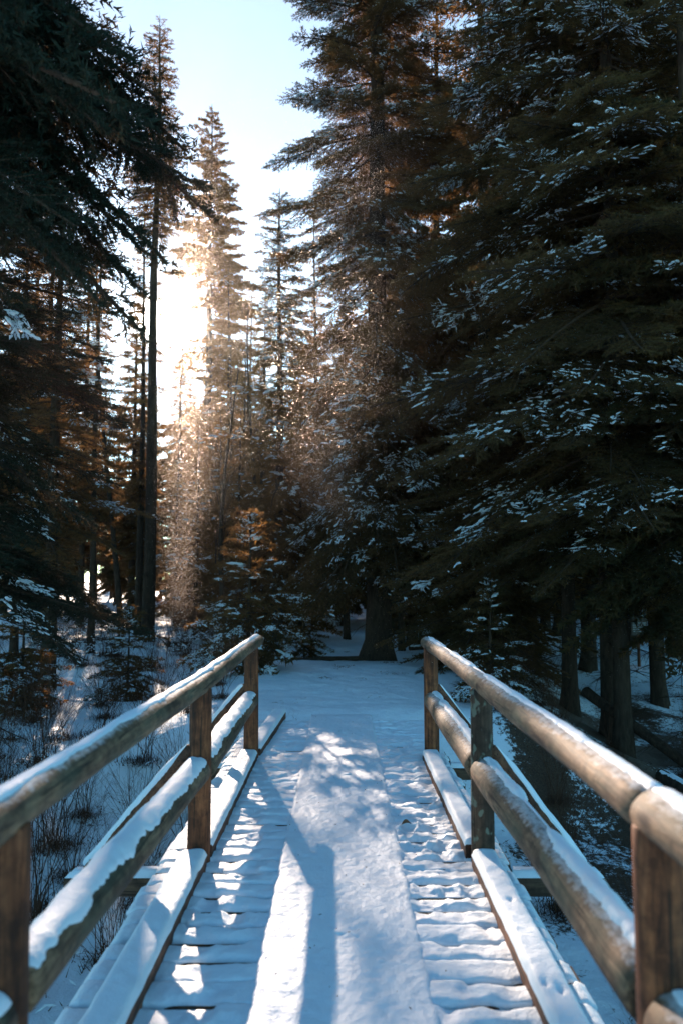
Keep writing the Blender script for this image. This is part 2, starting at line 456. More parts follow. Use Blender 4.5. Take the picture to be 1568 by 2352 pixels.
for i in range(n_pl):
    y0 = DECK0 + i * PITCH_P; y1 = y0 + PW
    jl, jr = rng.uniform(-.02, .02, 2)
    pl = bpart('plank', box(XL + jl, XR + jr, y0, y1, -.055, 0, .004)); pl.data.materials.append(M_PLANK)
    # snow lying on this plank
    xs = np.arange(XL + jl - .004, XR + jr + .004, .019)
    nv = 13
    v = np.linspace(0, 1, nv)
    Xg, Vg = np.meshgrid(xs, v)
    def edge(sd, k):   # how far snow reaches over the gap: bridging or broken
        n = vn(xs * 3.2 + 50 * k, np.full_like(xs, 3.7 * i + k), sd)
        fine = fbm(xs * 14, np.full_like(xs, i * 5.0 + k), sd + 3, 2) * .010
        mid = np.exp(-((np.abs(xs) - .62) / .16) ** 2)
        near = 1.0 if i < 42 else .4
        br = np.where(n + mid * .34 * near < .66, .0090, -.010)
        br = np.convolve(br, np.ones(3) / 3, 'same')
        return br + fine * .5
    e0, e1 = edge(11, i), edge(11, i + 1)
    Yg = (y0 - e0) * (1 - Vg) + (y1 + e1) * Vg
    th = .032 + .014 * fbm(Xg * 2.5, Yg * 2.5, 21, 3) * 2
    prof = 1 - np.abs(2 * Vg - 1) ** 5
    ebr = (e0 * (1 - Vg) + e1 * Vg)
    low = np.where(ebr > .0, .84, .05)
    low = low - .25 * vn(Xg * 4, np.full_like(Xg, i * 2.3), 61)
    tread = sm(.95, .35, np.abs(Xg)) 
    lumps = fbm(Xg * 16, Yg * 16, 33, 3)
    foot = np.clip(vn(Xg * 9, Yg * 6.5, 77) - .55, 0, 1) * -.06
    Zg = th * (low + (1 - low) * prof) + lumps * (.013 + .016 * sm(4.2, 5.2, Yg) * (Xg > 0)) + (foot + fbm(Xg * 34, Yg * 34, 36, 2) * .009) * sm(.85, .7, np.abs(Xg))
    Zg = Zg + trample(Xg, Yg) * sm(.0, .25, 1 - np.abs(2 * Vg - 1) + .15) + (fbm(Xg * 3.1, Yg * 3.1, 38, 3)) * .018
    endf = sm(0, .035, Xg - xs[0]) * sm(0, .035, xs[-1] - Xg)
    Zg = np.maximum(Zg, .004) * endf + .002 * (1 - endf)
    Z0 = np.full((1, len(xs)), -.012)
    Xg = np.vstack([Xg[:1], Xg, Xg[-1:]]); Zg = np.vstack([Z0, Zg, Z0])
    Yg = np.vstack([Yg[:1] + .003, Yg, Yg[-1:] - .003])
    Vm, Fm = grid_mesh(Xg, Yg, Zg)
    bpart('snow_cap', mesh_np('plank_snow', Vm, Fm, M_DECK, True), pl)

# trodden strip of packed snow over the mat in the middle
mat_me = box(-.385, .385, DECK0, 10.45, .003, .022, .003); mat_me.materials.append(M_PLANK)
mat = bpart('mat', mat_me)
xs = np.linspace(-.40, .40, 66); ys = np.arange(DECK0, 10.9, .018)
Xg, Yg = np.meshgrid(xs, ys)
wob = fbm(Yg * 2.2, np.where(Xg > 0, 3.0, 9.0), 91, 3) * .05
Xg = Xg * (1 + wob + fbm(Yg * 14, np.where(Xg > 0, 13.0, 19.0), 97, 3) * .05)
edge = sm(1.0, .93, np.abs(xs[None, :] / .40) + 0 * Yg)
Zg = .030 + edge * (.012 + fbm(Xg * 1.5, Yg * 1.5, 92, 2) * .020) + fbm(Xg * 11, Yg * 7, 93, 3) * .016 + fbm(Xg * 36, Yg * 26, 94, 2) * .009
dim = np.clip(vn(Xg * 17, Yg * 24, 95) - .66, 0, 1) * np.clip(vn(Xg * 2.2, Yg * 1.1, 96) - .25, 0, 1)
Zg -= dim * .055
Zg -= .05 * sm(10.4, 10.9, Yg)
Zg = np.where(np.abs(xs[None, :]) > .395, .0, Zg)
Vm, Fm = grid_mesh(Xg, Yg, Zg)
bpart('packed_snow', mesh_np('packed_snow', Vm, Fm, M_DECK, True), mat, kind='stuff')

def log(p0, p1, r0, r1, mat, sides=22, seed=1, name='log', wob=.006, step=.12):
    p0, p1 = np.array(p0, float), np.array(p1, float)
    L = np.linalg.norm(p1 - p0); k = max(4, int(L / step))
    t = np.linspace(0, 1, k)
    ex = .012 / L
    t = np.concatenate([[0, 0], t, [1, 1]])
    rr = r0 + (r1 - r0) * t
    rr[0] = 1e-4; rr[1] *= .86; rr[-1] = 1e-4; rr[-2] *= .86
    t[2] = ex; t[-3] = 1 - ex
    T = (p1 - p0) / L
    A = np.cross(T, [0, 0, 1.0]) if abs(T[2]) < .9 else np.cross(T, [0, 1.0, 0]); A /= np.linalg.norm(A)
    B = np.cross(T, A)
    an = np.arange(sides) / sides * 2 * np.pi
    ctr = p0[None] + T[None] * (t * L)[:, None] + A[None] * (fbm(t * L * .7, np.full_like(t, seed), seed, 2) * wob * 3)[:, None] + B[None] * (fbm(t * L * .7, np.full_like(t, seed + 9.), seed + 2, 2) * wob * 3)[:, None]
    dr = fbm(np.cos(an)[None] * 1.2 + 5 + (t * L)[:, None] * 2.2, np.sin(an)[None] * 1.2 + seed * 3.1 + (t * L)[:, None] * .3, seed + 5, 3) * wob * 2.2
    rad = rr[:, None] * (1 + dr / max(r0, .02))
    V = ctr[:, None] + rad[..., None] * (A[None, None] * np.cos(an)[None, :, None] + B[None, None] * np.sin(an)[None, :, None])
    kk = len(t)
    i = np.arange(kk - 1)[:, None] * sides; s = np.arange(sides)[None]
    F = np.stack([i + s, i + (s + 1) % sides, i + sides + (s + 1) % sides, i + sides + s], -1).reshape(-1, 4)
    return mesh_np(name, V.reshape(-1, 3), F[:, ::-1], mat, True), (ctr, T)
def log_snow(p0, p1, r0, r1, bias, half, thick, seed, rag=.45, step=.012, hollow=.15):
    """snow lying along the top of a log; BIAS/HALF in radians from the top"""
    p0, p1 = np.array(p0, float), np.array(p1, float)
    L = np.linalg.norm(p1 - p0); T = (p1 - p0) / L
    side = np.cross(T, [0, 0, 1.0]); side /= np.linalg.norm(side)
    if side[0] < 0: side = -side
    up = np.cross(side, T); up = up if up[2] > 0 else -up
    s = np.arange(0.01, L - .01, step); k = len(s)
    nA = 13
    a0 = half * (1 + rag * (fbm(s * 5, np.full(k, seed + .5), seed, 3) * 1.6 + fbm(s * 22, np.full(k, seed + 4.5), seed + 1, 4) * .7 + fbm(s * 75, np.full(k, seed + 6.5), seed + 11, 2) * .8))
    a1 = half * (1 + rag * (fbm(s * 5, np.full(k, seed + 8.5), seed + 2, 3) * 1.6 + fbm(s * 22, np.full(k, seed + 9.5), seed + 3, 2) * .9))
    gap = sm(hollow, hollow + .12, vn(s * 1.3, np.full(k, seed + 2.2), seed + 6))
    a0 = a0 * (.25 + .75 * gap); a1 = a1 * (.25 + .75 * gap)
    u = np.linspace(-1, 1, nA)[None]
    ang = bias + np.where(u < 0, u * a0[:, None], u * a1[:, None])
    endt = sm(0, .05, s) * sm(0, .05, L - s)
    tk = thick * (1 - u ** 2) ** .7 * (.75 + .9 * (fbm(s[:, None] * 6 + 0 * u, ang * 2, seed + 7, 3) + .25)) * (.35 + .65 * gap[:, None]) * (.35 + .65 * endt[:, None])
    tk = np.maximum(tk, 0) - .008 * (np.abs(u) > .99)
    rr = (r0 + (r1 - r0) * s / L)[:, None] + .001 + tk
    Vv = (p0[None] + T[None] * s[:, None])[:, None] + rr[..., None] * (np.sin(ang)[..., None] * side[None, None] + np.cos(ang)[..., None] * up[None, None])
    i = np.arange(k - 1)[:, None] * nA + np.arange(nA - 1)[None]
    F = np.stack([i, i + 1, i + nA + 1, i + nA], -1).reshape(-1, 4)
    return mesh_np('log_snow', Vv.reshape(-1, 3), F, M_SNOW, True)

PY = [-.45, 2.42, 5.27, 8.15]
LX = [-1.05, -.99, -.912, -.908]
RX = [.93, .935, .905, .90]
posts = {}
for side_x, sd in ((LX, 0), (RX, 1)):
    for k, (x, y) in enumerate(zip(side_x, PY)):
        r = .074 if k != 1 else .080
        me, _ = log((x, y, -.32), (x, y, 1.125), r + .003, r - .003, M_POSTB if (sd == 1 and k == 2) else M_POST, 20, 31 + k + 7 * sd, 'post', .004, .08)
        posts[(sd, k)] = bpart('post', me)
        # cross beam ends and braces
for k, y in enumerate(PY):
    o = bpart('cross_beam', box(-1.76, 1.68, y - .055, y + .055, -.175, -.06, .008)); o.data.materials.append(M_PLANK)
    xs = np.concatenate([np.arange(-1.755, 1.675, .02)])
    Xg, Vg = np.meshgrid(xs, np.linspace(-1, 1, 9))
    th = (.045 + .02 * fbm(Xg * 4, Vg * 1, 51 + k, 3)) * np.sqrt(np.clip(1 - Vg ** 4, 0, 1)) * sm(0, .06, Xg + 1.757) * sm(0, .06, 1.677 - Xg)
    Yg = y + Vg * .054
    ring = np.abs(Xg)
    Zg = -.058 + np.maximum(th, 0)
    keep = ((xs[:-1] < XL + .0) | (xs[:-1] > XR - .0))[None].repeat(8, 0)
    Vm, Fm = grid_mesh(Xg, Yg, Zg, keep)
    bpart('snow_cap', mesh_np('beam_snow', Vm, Fm, M_SNOW, True), o)
    for sd, x in ((0, LX[k]), (1, RX[k])):
        s_ = -1 if sd == 0 else 1
        xe = -1.62 if sd == 0 else 1.54
        a, b = (x + s_ * .05, y, .74), (xe, y, -.03)
        me, _ = log(a, b, .042, .045, M_KERB, 14, 71 + k + 5 * sd, 'brace', .003)
        br = bpart('brace', me)
        bpart('snow_cap', log_snow(a, b, .042, .045, 0, .85, .022, 81 + k + 5 * sd), br)
# stringers below the deck
for x in (-.7, 0.0, .62):
    me, _ = log((x, -1.5, -.235), (x, 10.6, -.235), .12, .12, M_PLANK, 14, 5, 'stringer', .004, .5)
    me.transform(__import__('mathutils').Matrix.Translation((0, 0, -.06)))
    bpart('stringer', me)
# kerb timbers between the posts
def kerb(xa, xb, y0, y1, w, sd):
    import mathutils
    me = box(-w / 2, w / 2, y0, y1, .003, .105, .006)
    for v in me.vertices: v.co.x += xa + (xb - xa) * (v.co.y - y0) / (y1 - y0)
    me.materials.append(M_KERB)
    o = bpart('kerb_timber', me)
    ys = np.arange(y0 + .004, y1 - .004, .02)
    U, Yg = np.meshgrid(np.linspace(-1, 1, 15), ys)
    cx = xa + (xb - xa) * (Yg - y0) / (y1 - y0)
    Xg = cx + U * (w / 2 + .004 + .008 * fbm(Yg * 9, np.sign(U) * 3, 101 + sd, 2))
    th = (.036 + .022 * fbm(Xg * 5, Yg * 5, 102, 3) + .009 * fbm(Xg * 22, Yg * 22, 103, 3)) * (1 - np.abs(U) ** 6) ** .7
    th *= sm(0, .03, Yg - y0) * sm(0, .03, y1 - Yg)
    Zg = .103 + np.maximum(th, 0)
    if sd >= 10:
        for qx, qy in ((.862, 3.52), (.915, 3.47), (.90, 4.4)):
            Zg -= .020 * np.exp(-(((Xg - qx) / .017) ** 2 + ((Yg - qy) / .026) ** 2))
    Zg = np.where(np.abs(U) > .99, .095, Zg)
    Vm, Fm = grid_mesh(Xg, Yg, Zg)
    bpart('snow_cap', mesh_np('kerb_snow', Vm, Fm, M_SNOW, True), o)
bounds = [-1.4] + PY + [10.5]
for k in range(5):
    y0, y1 = bounds[k] + (.078 if k else 0), bounds[k + 1] - (.078 if k < 4 else 0)
    xa = [-1.0, -.97, -.94, -.925, -.90][k]; xb = [-.98, -.95, -.93, -.915, -.80][k]
    kerb(xa, xb, y0, y1, .165, k)
    if k < 4: kerb(.895 if k < 3 else .88, .895 if k < 3 else .875, y0, y1, .15, k + 10)
# lower rails: one log from post to post; top rails run over the posts
for sd, xx in ((0, LX), (1, RX)):
    for k in range(3):
        r0, r1 = (.084, .080) if sd == 0 else (.092, .082)
        a = (xx[k], PY[k] + .07, .605); b = (xx[k + 1], PY[k + 1] - .066, .605)
        me, _ = log(a, b, r0, r1, M_RAIL, 24, 13 + k + 6 * sd, 'lower_rail', .006)
        o = bpart('lower_rail', me)
        bias = -.12 if sd == 0 else .50
        bpart('snow_cap', log_snow(a, b, r0, r1, bias, 1.0 if sd == 0 else .62, .027, 130 + k + 9 * sd, .48, hollow=.02 if sd == 0 else .18), o)
    segs = [((-1.1, -1.4), (-.908, 8.78))] if sd == 0 else [((xx[0], -1.4), (xx[1], 2.46)), ((xx[1], 2.462), (xx[3], 8.62))]
    for k, ((xa, ya), (xb, yb)) in enumerate(segs):
        r0, r1 = (.070, .058) if sd == 0 else ((.066, .070) if k == 0 else (.066, .058))
        a, b = (xa, ya, 1.148), (xb, yb, 1.148)
        me, _ = log(a, b, r0, r1, M_RAIL, 24, 43 + k + 5 * sd, 'top_rail', .007)
        ms = log_snow(a, b, r0, r1, -.45 if sd == 0 else .55, .72, .017, 160 + k + 9 * sd, .4, hollow=.22)
        if sd == 0:
            for q in (me, ms):
                c = np.empty(len(q.vertices) * 3, np.float32); q.vertices.foreach_get('co', c); c = c.reshape(-1, 3)
                yy = c[:, 1]; c[:, 0] += np.interp(yy, [-1.4, 2.0, 3.0, 5.0, 5.6, 8.78], [-1.10, -1.005, -.978, -.922, -.913, -.908]) - np.interp(yy, [-1.4, 8.78], [-1.1, -.908])
                q.vertices.foreach_set('co', c.ravel()); q.update()
        o = bpart('top_rail', me)
        bpart('snow_cap', ms, o)

# brown leaf and twigs lying on the bridge snow
lp = at(932, 1884, 5.95); lp[2] = .05
u = np.linspace(0, 1, 9); w = np.sin(u * np.pi) ** .8 * .022
Vl = []
for q, ww in zip(u, w):
    for sgn in (-1, 0, 1):
        Vl.append((q * .085 - .042, sgn * ww, abs(sgn) * ww * .8 + .012 * math.sin(q * 3)))
Fl = [(i * 3 + j, i * 3 + j + 1, i * 3 + j + 4, i * 3 + j + 3) for i in range(8) for j in range(2)]
m, nt, out = new_mat('dry_leaf'); p = N(nt, 'ShaderNodeBsdfPrincipled', Roughness=.6); p.inputs['Base Color'].default_value = (.22, .09, .035, 1)
nt.links.new(p.outputs[0], out.inputs['Surface'])
lf = link('leaf', mesh_np('leaf', np.array(Vl), np.array(Fl), m, True), None, lp)
lf.rotation_euler = (.25, .1, .5)
tag(lf, 'curled brown dead leaf lying on the snow beside the packed strip of the bridge', 'leaf')

# ------------------------------------------------------------------ spruce builder
def bough(rng, L, step, nl, nw, spread=.42, side_step=.075, droop=.16, sub=.42, snow_r=.020, flat=.10, tight=1.0):
    """one bough along +X. returns dict wood(quads), leaf(tris), snow(quads)"""
    k = 11
    t = np.linspace(0, 1, k)
    wy = (rng.uniform(-.05, .05) * np.sin(t * 3.0 + rng.uniform(0, 6))) * L
    zc = (-droop * t ** 1.7 + droop * .35 * np.clip(t - .75, 0, 1) ** 1 * 1.2) * L
    main = np.stack([t * L, wy, zc], -1)
    def pt(tt): return np.stack([np.interp(tt, t, main[:, i]) for i in range(3)], -1)
    ts = np.arange(.10, .985, side_step / L)
    ts = np.concatenate([ts, ts + side_step / L * .5])
    ts = np.clip(ts + rng.uniform(-.3, .3, len(ts)) * side_step / L, .05, .99)
    sg = np.concatenate([np.ones(len(ts) // 2), -np.ones(len(ts) - len(ts) // 2)])
    ln = L * spread * (np.clip(ts / .28, .25, 1)) * (1.03 - ts) ** .75 * rng.uniform(.65, 1.15, len(ts)) + .04
    ln *= np.where(rng.random(len(ts)) < .10, .35, 1)
    an = sg * (rng.normal(.95, .16, len(ts)) - .25 * ts)
    dz = rng.normal(-.10, flat, len(ts))
    d = np.stack([np.cos(an), np.sin(an), dz], -1); d /= np.linalg.norm(d, axis=1)[:, None]
    P0 = pt(ts)
    # sub twigs on side twigs
    SP, SD, SL = [P0], [d], [ln]
    reps = np.maximum(0, (ln / .085).astype(int))
    idx = np.repeat(np.arange(len(ln)), reps * 2)
    if len(idx) and sub > 0:
        f = rng.uniform(.15, .98, len(idx))
        base = P0[idx] + d[idx] * (ln[idx] * f)[:, None]
        base[:, 2] -= .10 * (ln[idx] * f) ** 2 / (L * .3)
        s2 = np.where(rng.random(len(idx)) < .5, 1, -1)
        a2 = np.arctan2(d[idx, 1], d[idx, 0]) + s2 * rng.normal(.75, .15, len(idx))
        d2 = np.stack([np.cos(a2), np.sin(a2), d[idx, 2] + rng.normal(-.12, .16, len(idx))], -1)
        d2 /= np.linalg.norm(d2, axis=1)[:, None]
        l2 = np.clip(ln[idx] * (1.02 - f) * sub * 1.6, .035, .30) * rng.uniform(.6, 1.2, len(idx))
        SP.append(base); SD.append(d2); SL.append(l2)
    SP, SD, SL = np.concatenate(SP), np.concatenate(SD), np.concatenate(SL)
    nm = max(3, int(L * 1.3 / step))
    # tufts of needles along every twig
    cnt = np.maximum(2, (SL / step).astype(int))
    ii = np.repeat(np.arange(len(SL)), cnt)
    f = rng.random(len(ii))
    Q = SP[ii] + SD[ii] * (SL[ii] * f)[:, None]
    Q[:, 2] -= .12 * (SL[ii] * f) ** 2 / (L * .3 + .1)
    D = SD[ii]
    tm = rng.uniform(.35, 1, nm)
    Q = np.concatenate([Q, pt(tm)]); D = np.concatenate([D, np.tile([1, 0, -.15], (nm, 1))])
    rv = rng.normal(size=(len(Q), 3)); rv -= D * (rv * D).sum(1)[:, None]; rv /= np.linalg.norm(rv, axis=1)[:, None] + 1e-9
    ca = rng.uniform(.35, 1.0, len(Q))[:, None] * tight
    dirn = D * (1 - ca * .55) + rv * ca
    dirn /= np.linalg.norm(dirn, axis=1)[:, None]
    wd = np.cross(dirn, rng.normal(size=(len(Q), 3))); wd /= np.linalg.norm(wd, axis=1)[:, None] + 1e-9
    l = nl * rng.uniform(.6, 1.25, len(Q))[:, None]; w_ = nw * rng.uniform(.7, 1.3, len(Q))[:, None]
    V = np.stack([Q - wd * w_ * .5, Q + wd * w_ * .5, Q + dirn * l], 1).reshape(-1, 3)
    Ft = np.arange(len(V)).reshape(-1, 3)
    # wood
    Wm = tubes(main[None], (.006 + .010 * L * (1 - t) ** .8)[None], 5)
    sel = SL > .22
    tt = np.array([0, .5, 1.0])
    Pw = SP[sel][:, None] + SD[sel][:, None] * (SL[sel][:, None] * tt)[..., None]
    Pw[..., 2] -= .12 * (SL[sel][:, None] * tt) ** 2 / (L * .3 + .1)
    Ws = tubes(Pw, np.tile([.005, .004, .0015], (sel.sum(), 1)), 3) if sel.any() else (np.zeros((0, 3)), np.zeros((0, 4), int))
    # snow caught on the outer twigs in uneven clumps
    nc = int(L * (330 if step < .02 else 170))
    q = rng.integers(0, len(SP), nc); f = rng.uniform(.1, .95, nc)
    c = SP[q] + SD[q] * (SL[q] * f)[:, None]; c[:, 2] -= .12 * (SL[q] * f) ** 2 / (L * .3 + .1)
    dd = SD[q]
    tm = rng.uniform(.3, 1, int(L * 26)); c = np.concatenate([c, pt(tm) + rng.normal(0, .012, (len(tm), 3))]); dd = np.concatenate([dd, np.tile([1, 0, -.15], (len(tm), 1))])
    keepc = (c[:, 0] > L * .25) & (vn(c[:, 0] * 5 + L * 7, c[:, 1] * 5 + 3, int(L * 97) % 50) > .56)
    c, dd = c[keepc], dd[keepc]; nc = len(c)
    dd = dd + rng.normal(0, .09, (nc, 3)); dd[:, 2] *= .7; dd /= np.linalg.norm(dd, axis=1)[:, None]
    hl = snow_r * rng.lognormal(1.15, .32, nc); rr_ = snow_r * rng.lognormal(-.35, .25, nc)
    c[:, 2] += snow_r * .6
    off_ = np.array([-1, -.5, .5, 1.0])
    Ps = c[:, None] + dd[:, None] * (hl[:, None] * off_)[..., None]
    Ps[..., 2] -= (np.abs(off_) ** 2 * .35)[None] * rr_[:, None]
    Ss = tubes(Ps, rr_[:, None] * np.array([.12, .95, 1.0, .12])[None] * rng.uniform(.75, 1.2, (nc, 4)), 5)
    return dict(L=L, wood=join([Wm, Ws]), leaf=(V, Ft), snow=Ss)

rb = np.random.default_rng(11)
TPL = {}
def get_tpl(key, sizes, n=3, **kw):
    if key not in TPL: TPL[key] = [(L, [bough(rb, L, **kw) for _ in range(n)]) for L in sizes]
    return TPL[key]
SIZES = (.45, .9, 1.6, 2.5)
T_MID = get_tpl('mid', SIZES, 3, step=.014, nl=.060, nw=.020, side_step=.10, sub=.36, tight=.8)
T_FINE = get_tpl('fine', (.5, 1.0, 1.8, 2.8), 3, step=.0075, nl=.036, nw=.010, snow_r=.0130, side_step=.095, sub=.36, tight=.75)
T_LITE = get_tpl('lite', (.4, .8, 1.4, 2.2), 3, step=.056, nl=.11, nw=.032, snow_r=.018, sub=.35)
T_FAR = get_tpl('far', SIZES, 3, step=.075, nl=.16, nw=.050, sub=.3)
T_MIDL = get_tpl('midl', (.6, 1.2, 2.2, 3.4), 3, step=.026, nl=.13, nw=.055, side_step=.13, sub=.36, tight=.85)
T_DENSE = get_tpl('dense', (.5, 1.0, 1.8, 2.8), 2, step=.0085, nl=.042, nw=.013, snow_r=.0155, side_step=.075, sub=.36, tight=.85)

def shadow_hit(P):
    """where the sunlight through P lands on the deck level"""
    k = P[..., 2] / SUN[2]
    return P[..., 0] - SUN[0] * k, P[..., 1] - SUN[1] * k
def wants_sun(P):
    hx, hy = shadow_hit(P)
    on = (hx > -1.35) & (hx < np.where(hy > 4.9, -.52, -.36)) & (hy > 1.2) & (hy < 9.6)   # left planks and left railing
    on |= (hx > -.4) & (hx < -.06) & (hy > 1.2) & (hy < 4.9)            # left edge of the packed strip
    on |= (hx > -1.35) & (hx < 1.0) & (hy > 6.6) & (hy < 9.6)           # far end of the bridge
    on |= (hx > .42) & (hx < 1.0) & (hy > 5.0) & (hy < 9)               # right planks
    on |= (hx > 1.3) & (hx < 1.95) & (hy > 1.6) & (hy < 8)              # right railing
    on |= (hx > -9) & (hx < -2.6) & (hy > 8) & (hy < 16) & (vn(hx * .9, hy * .9, 4) > .5)   # patches of the left clearing
    ze = (12 - hy) / 3.07
    on |= (np.abs(hx + 2.2 - .724 * ze) < .5) & (hy < 9) & (hy > -13)  # where powder snow glows in the air
    ze = (9.5 - hy) / 3.07
    on |= (np.abs(hx - .1 - .724 * ze) < .55) & (hy < 5) & (hy > -14)
    return on & (P[..., 2] > .3)

def spruce(rng, H, rad, z0, nb, tpl, trunk_r=None, snow=.15, low=-.5, top=.35, shape=.85, flt=None, base=(0, 0, 0), dead=30, lean=0.0, snowlow=None, sectors=None, droopy=1.0, inst=None, soft=True):
    """tree-local arrays of a spruce: trunk, crown (leaf + twigs), snow"""
    tr = trunk_r or H * .011
    nz = 26
    tz = np.linspace(0, 1, nz) ** 1.15
    zz = tz * H
    rr = tr * (1 - tz) ** .75 + .006 + tr * (.9 if tr > .25 else .35) * np.exp(-zz / .28)
    P = np.stack([lean * zz + .05 * np.sin(zz * .5 + rng.uniform(0, 6)) * (zz / H), .04 * np.sin(zz * .4 + 1) * (zz / H), zz - (zz < .01) * .25], -1)
    sides = 12
    tV, tF = tubes(P[None], rr[None], sides)
    j = fbm(np.arctan2(tV[:, 1], tV[:, 0]) * 2.2, tV[:, 2] * .8, 5, 3) * tr * .35 * (1 + 2 * np.exp(-tV[:, 2] / .2))
    nrm_ = tV.copy(); nrm_[:, 2] = 0; nrm_ /= np.linalg.norm(nrm_, axis=1)[:, None] + 1e-6
    tV = tV + nrm_ * j[:, None]
    wood = [(tV, tF)]
    nb = min(nb, 300) if inst is not None else nb
    # bare dead twigs on the lower trunk
    if dead:
        zd = rng.uniform(.8, max(z0 + 2.5, 2), dead); ad = rng.uniform(0, 6.283, dead); ld = rng.uniform(.35, 1.25, dead) * min(1, rad / 1.6)
        s = np.linspace(0, 1, 5)
        Pd = np.stack([np.cos(ad)[:, None] * ld[:, None] * s, np.sin(ad)[:, None] * ld[:, None] * s, zd[:, None] - .30 * ld[:, None] * s ** 1.6 + .08 * s * rng.normal(size=(dead, 1))], -1)
        wood.append(tubes(Pd, np.tile([.011, .008, .006, .004, .0015], (dead, 1)), 4))
        di = np.repeat(np.arange(dead), 5); fs = rng.uniform(.25, 1, len(di))
        b0 = np.stack([np.cos(ad)[di] * ld[di] * fs, np.sin(ad)[di] * ld[di] * fs, zd[di] - .30 * ld[di] * fs ** 1.6], -1)
        dd = np.stack([np.cos(ad[di] + rng.normal(0, .8, len(di))), np.sin(ad[di] + rng.normal(0, .8, len(di))), rng.normal(-.5, .3, len(di))], -1) * rng.uniform(.1, .35, len(di))[:, None]
        wood.append(tubes(np.stack([b0, b0 + dd * .5 + [0, 0, .01], b0 + dd], 1), np.tile([.005, .004, .0012], (len(di), 1)), 3))
    # boughs, more of them low down
    h = rng.random(nb) ** 1.25
    h = np.sort(h)
    az = (np.arange(nb) * 2.39996 + rng.normal(0, .35, nb)) % 6.283
    crown_l, crown_w, sn = [], [], []
    Bp = np.array(base, float)
    for i in range(nb):
        z = z0 + h[i] * (H - z0 - .15)
        Lb = rad * (1 - h[i]) ** shape * rng.uniform(.5, 1.2) + .22
        if h[i] < .12: Lb *= .7 + 2.5 * h[i]
        if rng.random() < .06: Lb *= 1.25
        pitch = low + (top - low) * h[i] + rng.normal(0, .09)
        if sectors is not None:
            m_ = sectors(az[i], z)
            if m_ <= 0: continue
            Lb *= m_
        cx, cy = lean * z, 0
        tip = Bp + [cx + math.cos(az[i]) * Lb * math.cos(pitch), cy + math.sin(az[i]) * Lb * math.cos(pitch), z + Lb * math.sin(pitch) * droopy]
        mid = Bp + [cx + math.cos(az[i]) * Lb * .5, math.sin(az[i]) * Lb * .5, z + Lb * .5 * math.sin(pitch)]
        if flt is not None and flt(tip, mid):
            if not soft: continue
            Lb *= .55; o0 = 2 * mid - tip; tip = o0 + (tip - o0) * .55; mid = (o0 + tip) / 2
            if flt(tip, mid) and rng.random() < .8: continue
        sizes = [s for s, _ in tpl]
        if inst is not None:
            si = int(np.argmin([abs(math.log(Lb / s)) for s in sizes]))
            ps = snow if snowlow is None else (snowlow + (snow - snowlow) * min(1, z / 6))
            sq = rng.random()
            inst.append((si, int(rng.integers(len(tpl[si][1]))), Lb / sizes[si], 1 if rng.random() < .5 else -1, rng.normal(0, .18), pitch, az[i], (cx, cy, z), 1 if sq < ps * .22 else (2 if sq < ps else 0)))
            continue
        si = int(np.argmin([abs(math.log(Lb / s)) for s in sizes]))
        T = tpl[si][1][rng.integers(len(tpl[si][1]))]
        k = Lb / sizes[si]
        flip = 1 if rng.random() < .5 else -1
        roll = rng.normal(0, .18)
        cp, sp, ca, sa, cr, sr = math.cos(pitch), math.sin(pitch), math.cos(az[i]), math.sin(az[i]), math.cos(roll), math.sin(roll)
        Mr = np.array([[1, 0, 0], [0, cr, -sr], [0, sr, cr]])
        Mp = np.array([[cp, 0, -sp], [0, 1, 0], [sp, 0, cp]])
        Mz = np.array([[ca, -sa, 0], [sa, ca, 0], [0, 0, 1]])
        Mt = Mz @ Mp @ Mr @ np.diag([k, k * flip, k])
        off = np.array([cx, cy, z])
        crown_l.append((T['leaf'][0] @ Mt.T + off, T['leaf'][1]))
        crown_w.append((T['wood'][0] @ Mt.T + off, T['wood'][1]))
        ps = snow if snowlow is None else (snowlow + (snow - snowlow) * min(1, z / 6))
        if rng.random() < ps:
            sv = T['snow'][0] @ Mt.T + off
            if rng.random() < .6:     # only patches of the bough still carry snow
                F_ = T['snow'][1]
                blk = 3 * 5 * 10
                nblk = len(F_) // blk
                q = np.repeat(rng.random(nblk) < rng.uniform(.35, .9), blk)
                q = np.concatenate([q, np.zeros(len(F_) - len(q), bool) | (rng.random() < .5)])
                sn.append((sv, F_[q]))
            else: sn.append((sv, T['snow'][1]))
    if inst is not None: return dict(trunk=join(wood))
    return dict(trunk=join(wood), leaf=join(crown_l), twig=join(crown_w), snow=join(sn) if sn else None)

def bough_meshes(tpl, needle):
    """one shared mesh set per bough template"""
    key = (id(tpl), needle.name)
    if key not in BM:
        BM[key] = [[(mesh_np('bough', *T['wood'], M_TWIG, True), mesh_np('needles', *T['leaf'], needle), mesh_np('snow', *T['snow'], M_BSNOW, True), half_snow(T)) for T in v] for _, v in tpl]
    return BM[key]
BM = {}
def half_snow(T):
    rg = np.random.default_rng(int(T['L'] * 1000)); F_ = T['snow'][1]; blk = 150
    q = np.repeat(rg.random(len(F_) // blk) < .32, blk); q = np.concatenate([q, np.zeros(len(F_) - len(q), bool)])
    return mesh_np('snow', T['snow'][0], F_[q], M_BSNOW, True)
def crown_mesh(d, needle):
    V1, F1 = d['leaf']; V2, F2 = d['twig']
    T2 = np.concatenate([F2[:, [0, 1, 2]], F2[:, [0, 2, 3]]]) + len(V1)
    V = np.concatenate([V1, V2]); F = np.concatenate([F1, T2])
    return mesh_np('crown', V, F, [needle, M_TWIG], False, np.concatenate([np.zeros(len(F1), int), np.ones(len(T2), int)]))
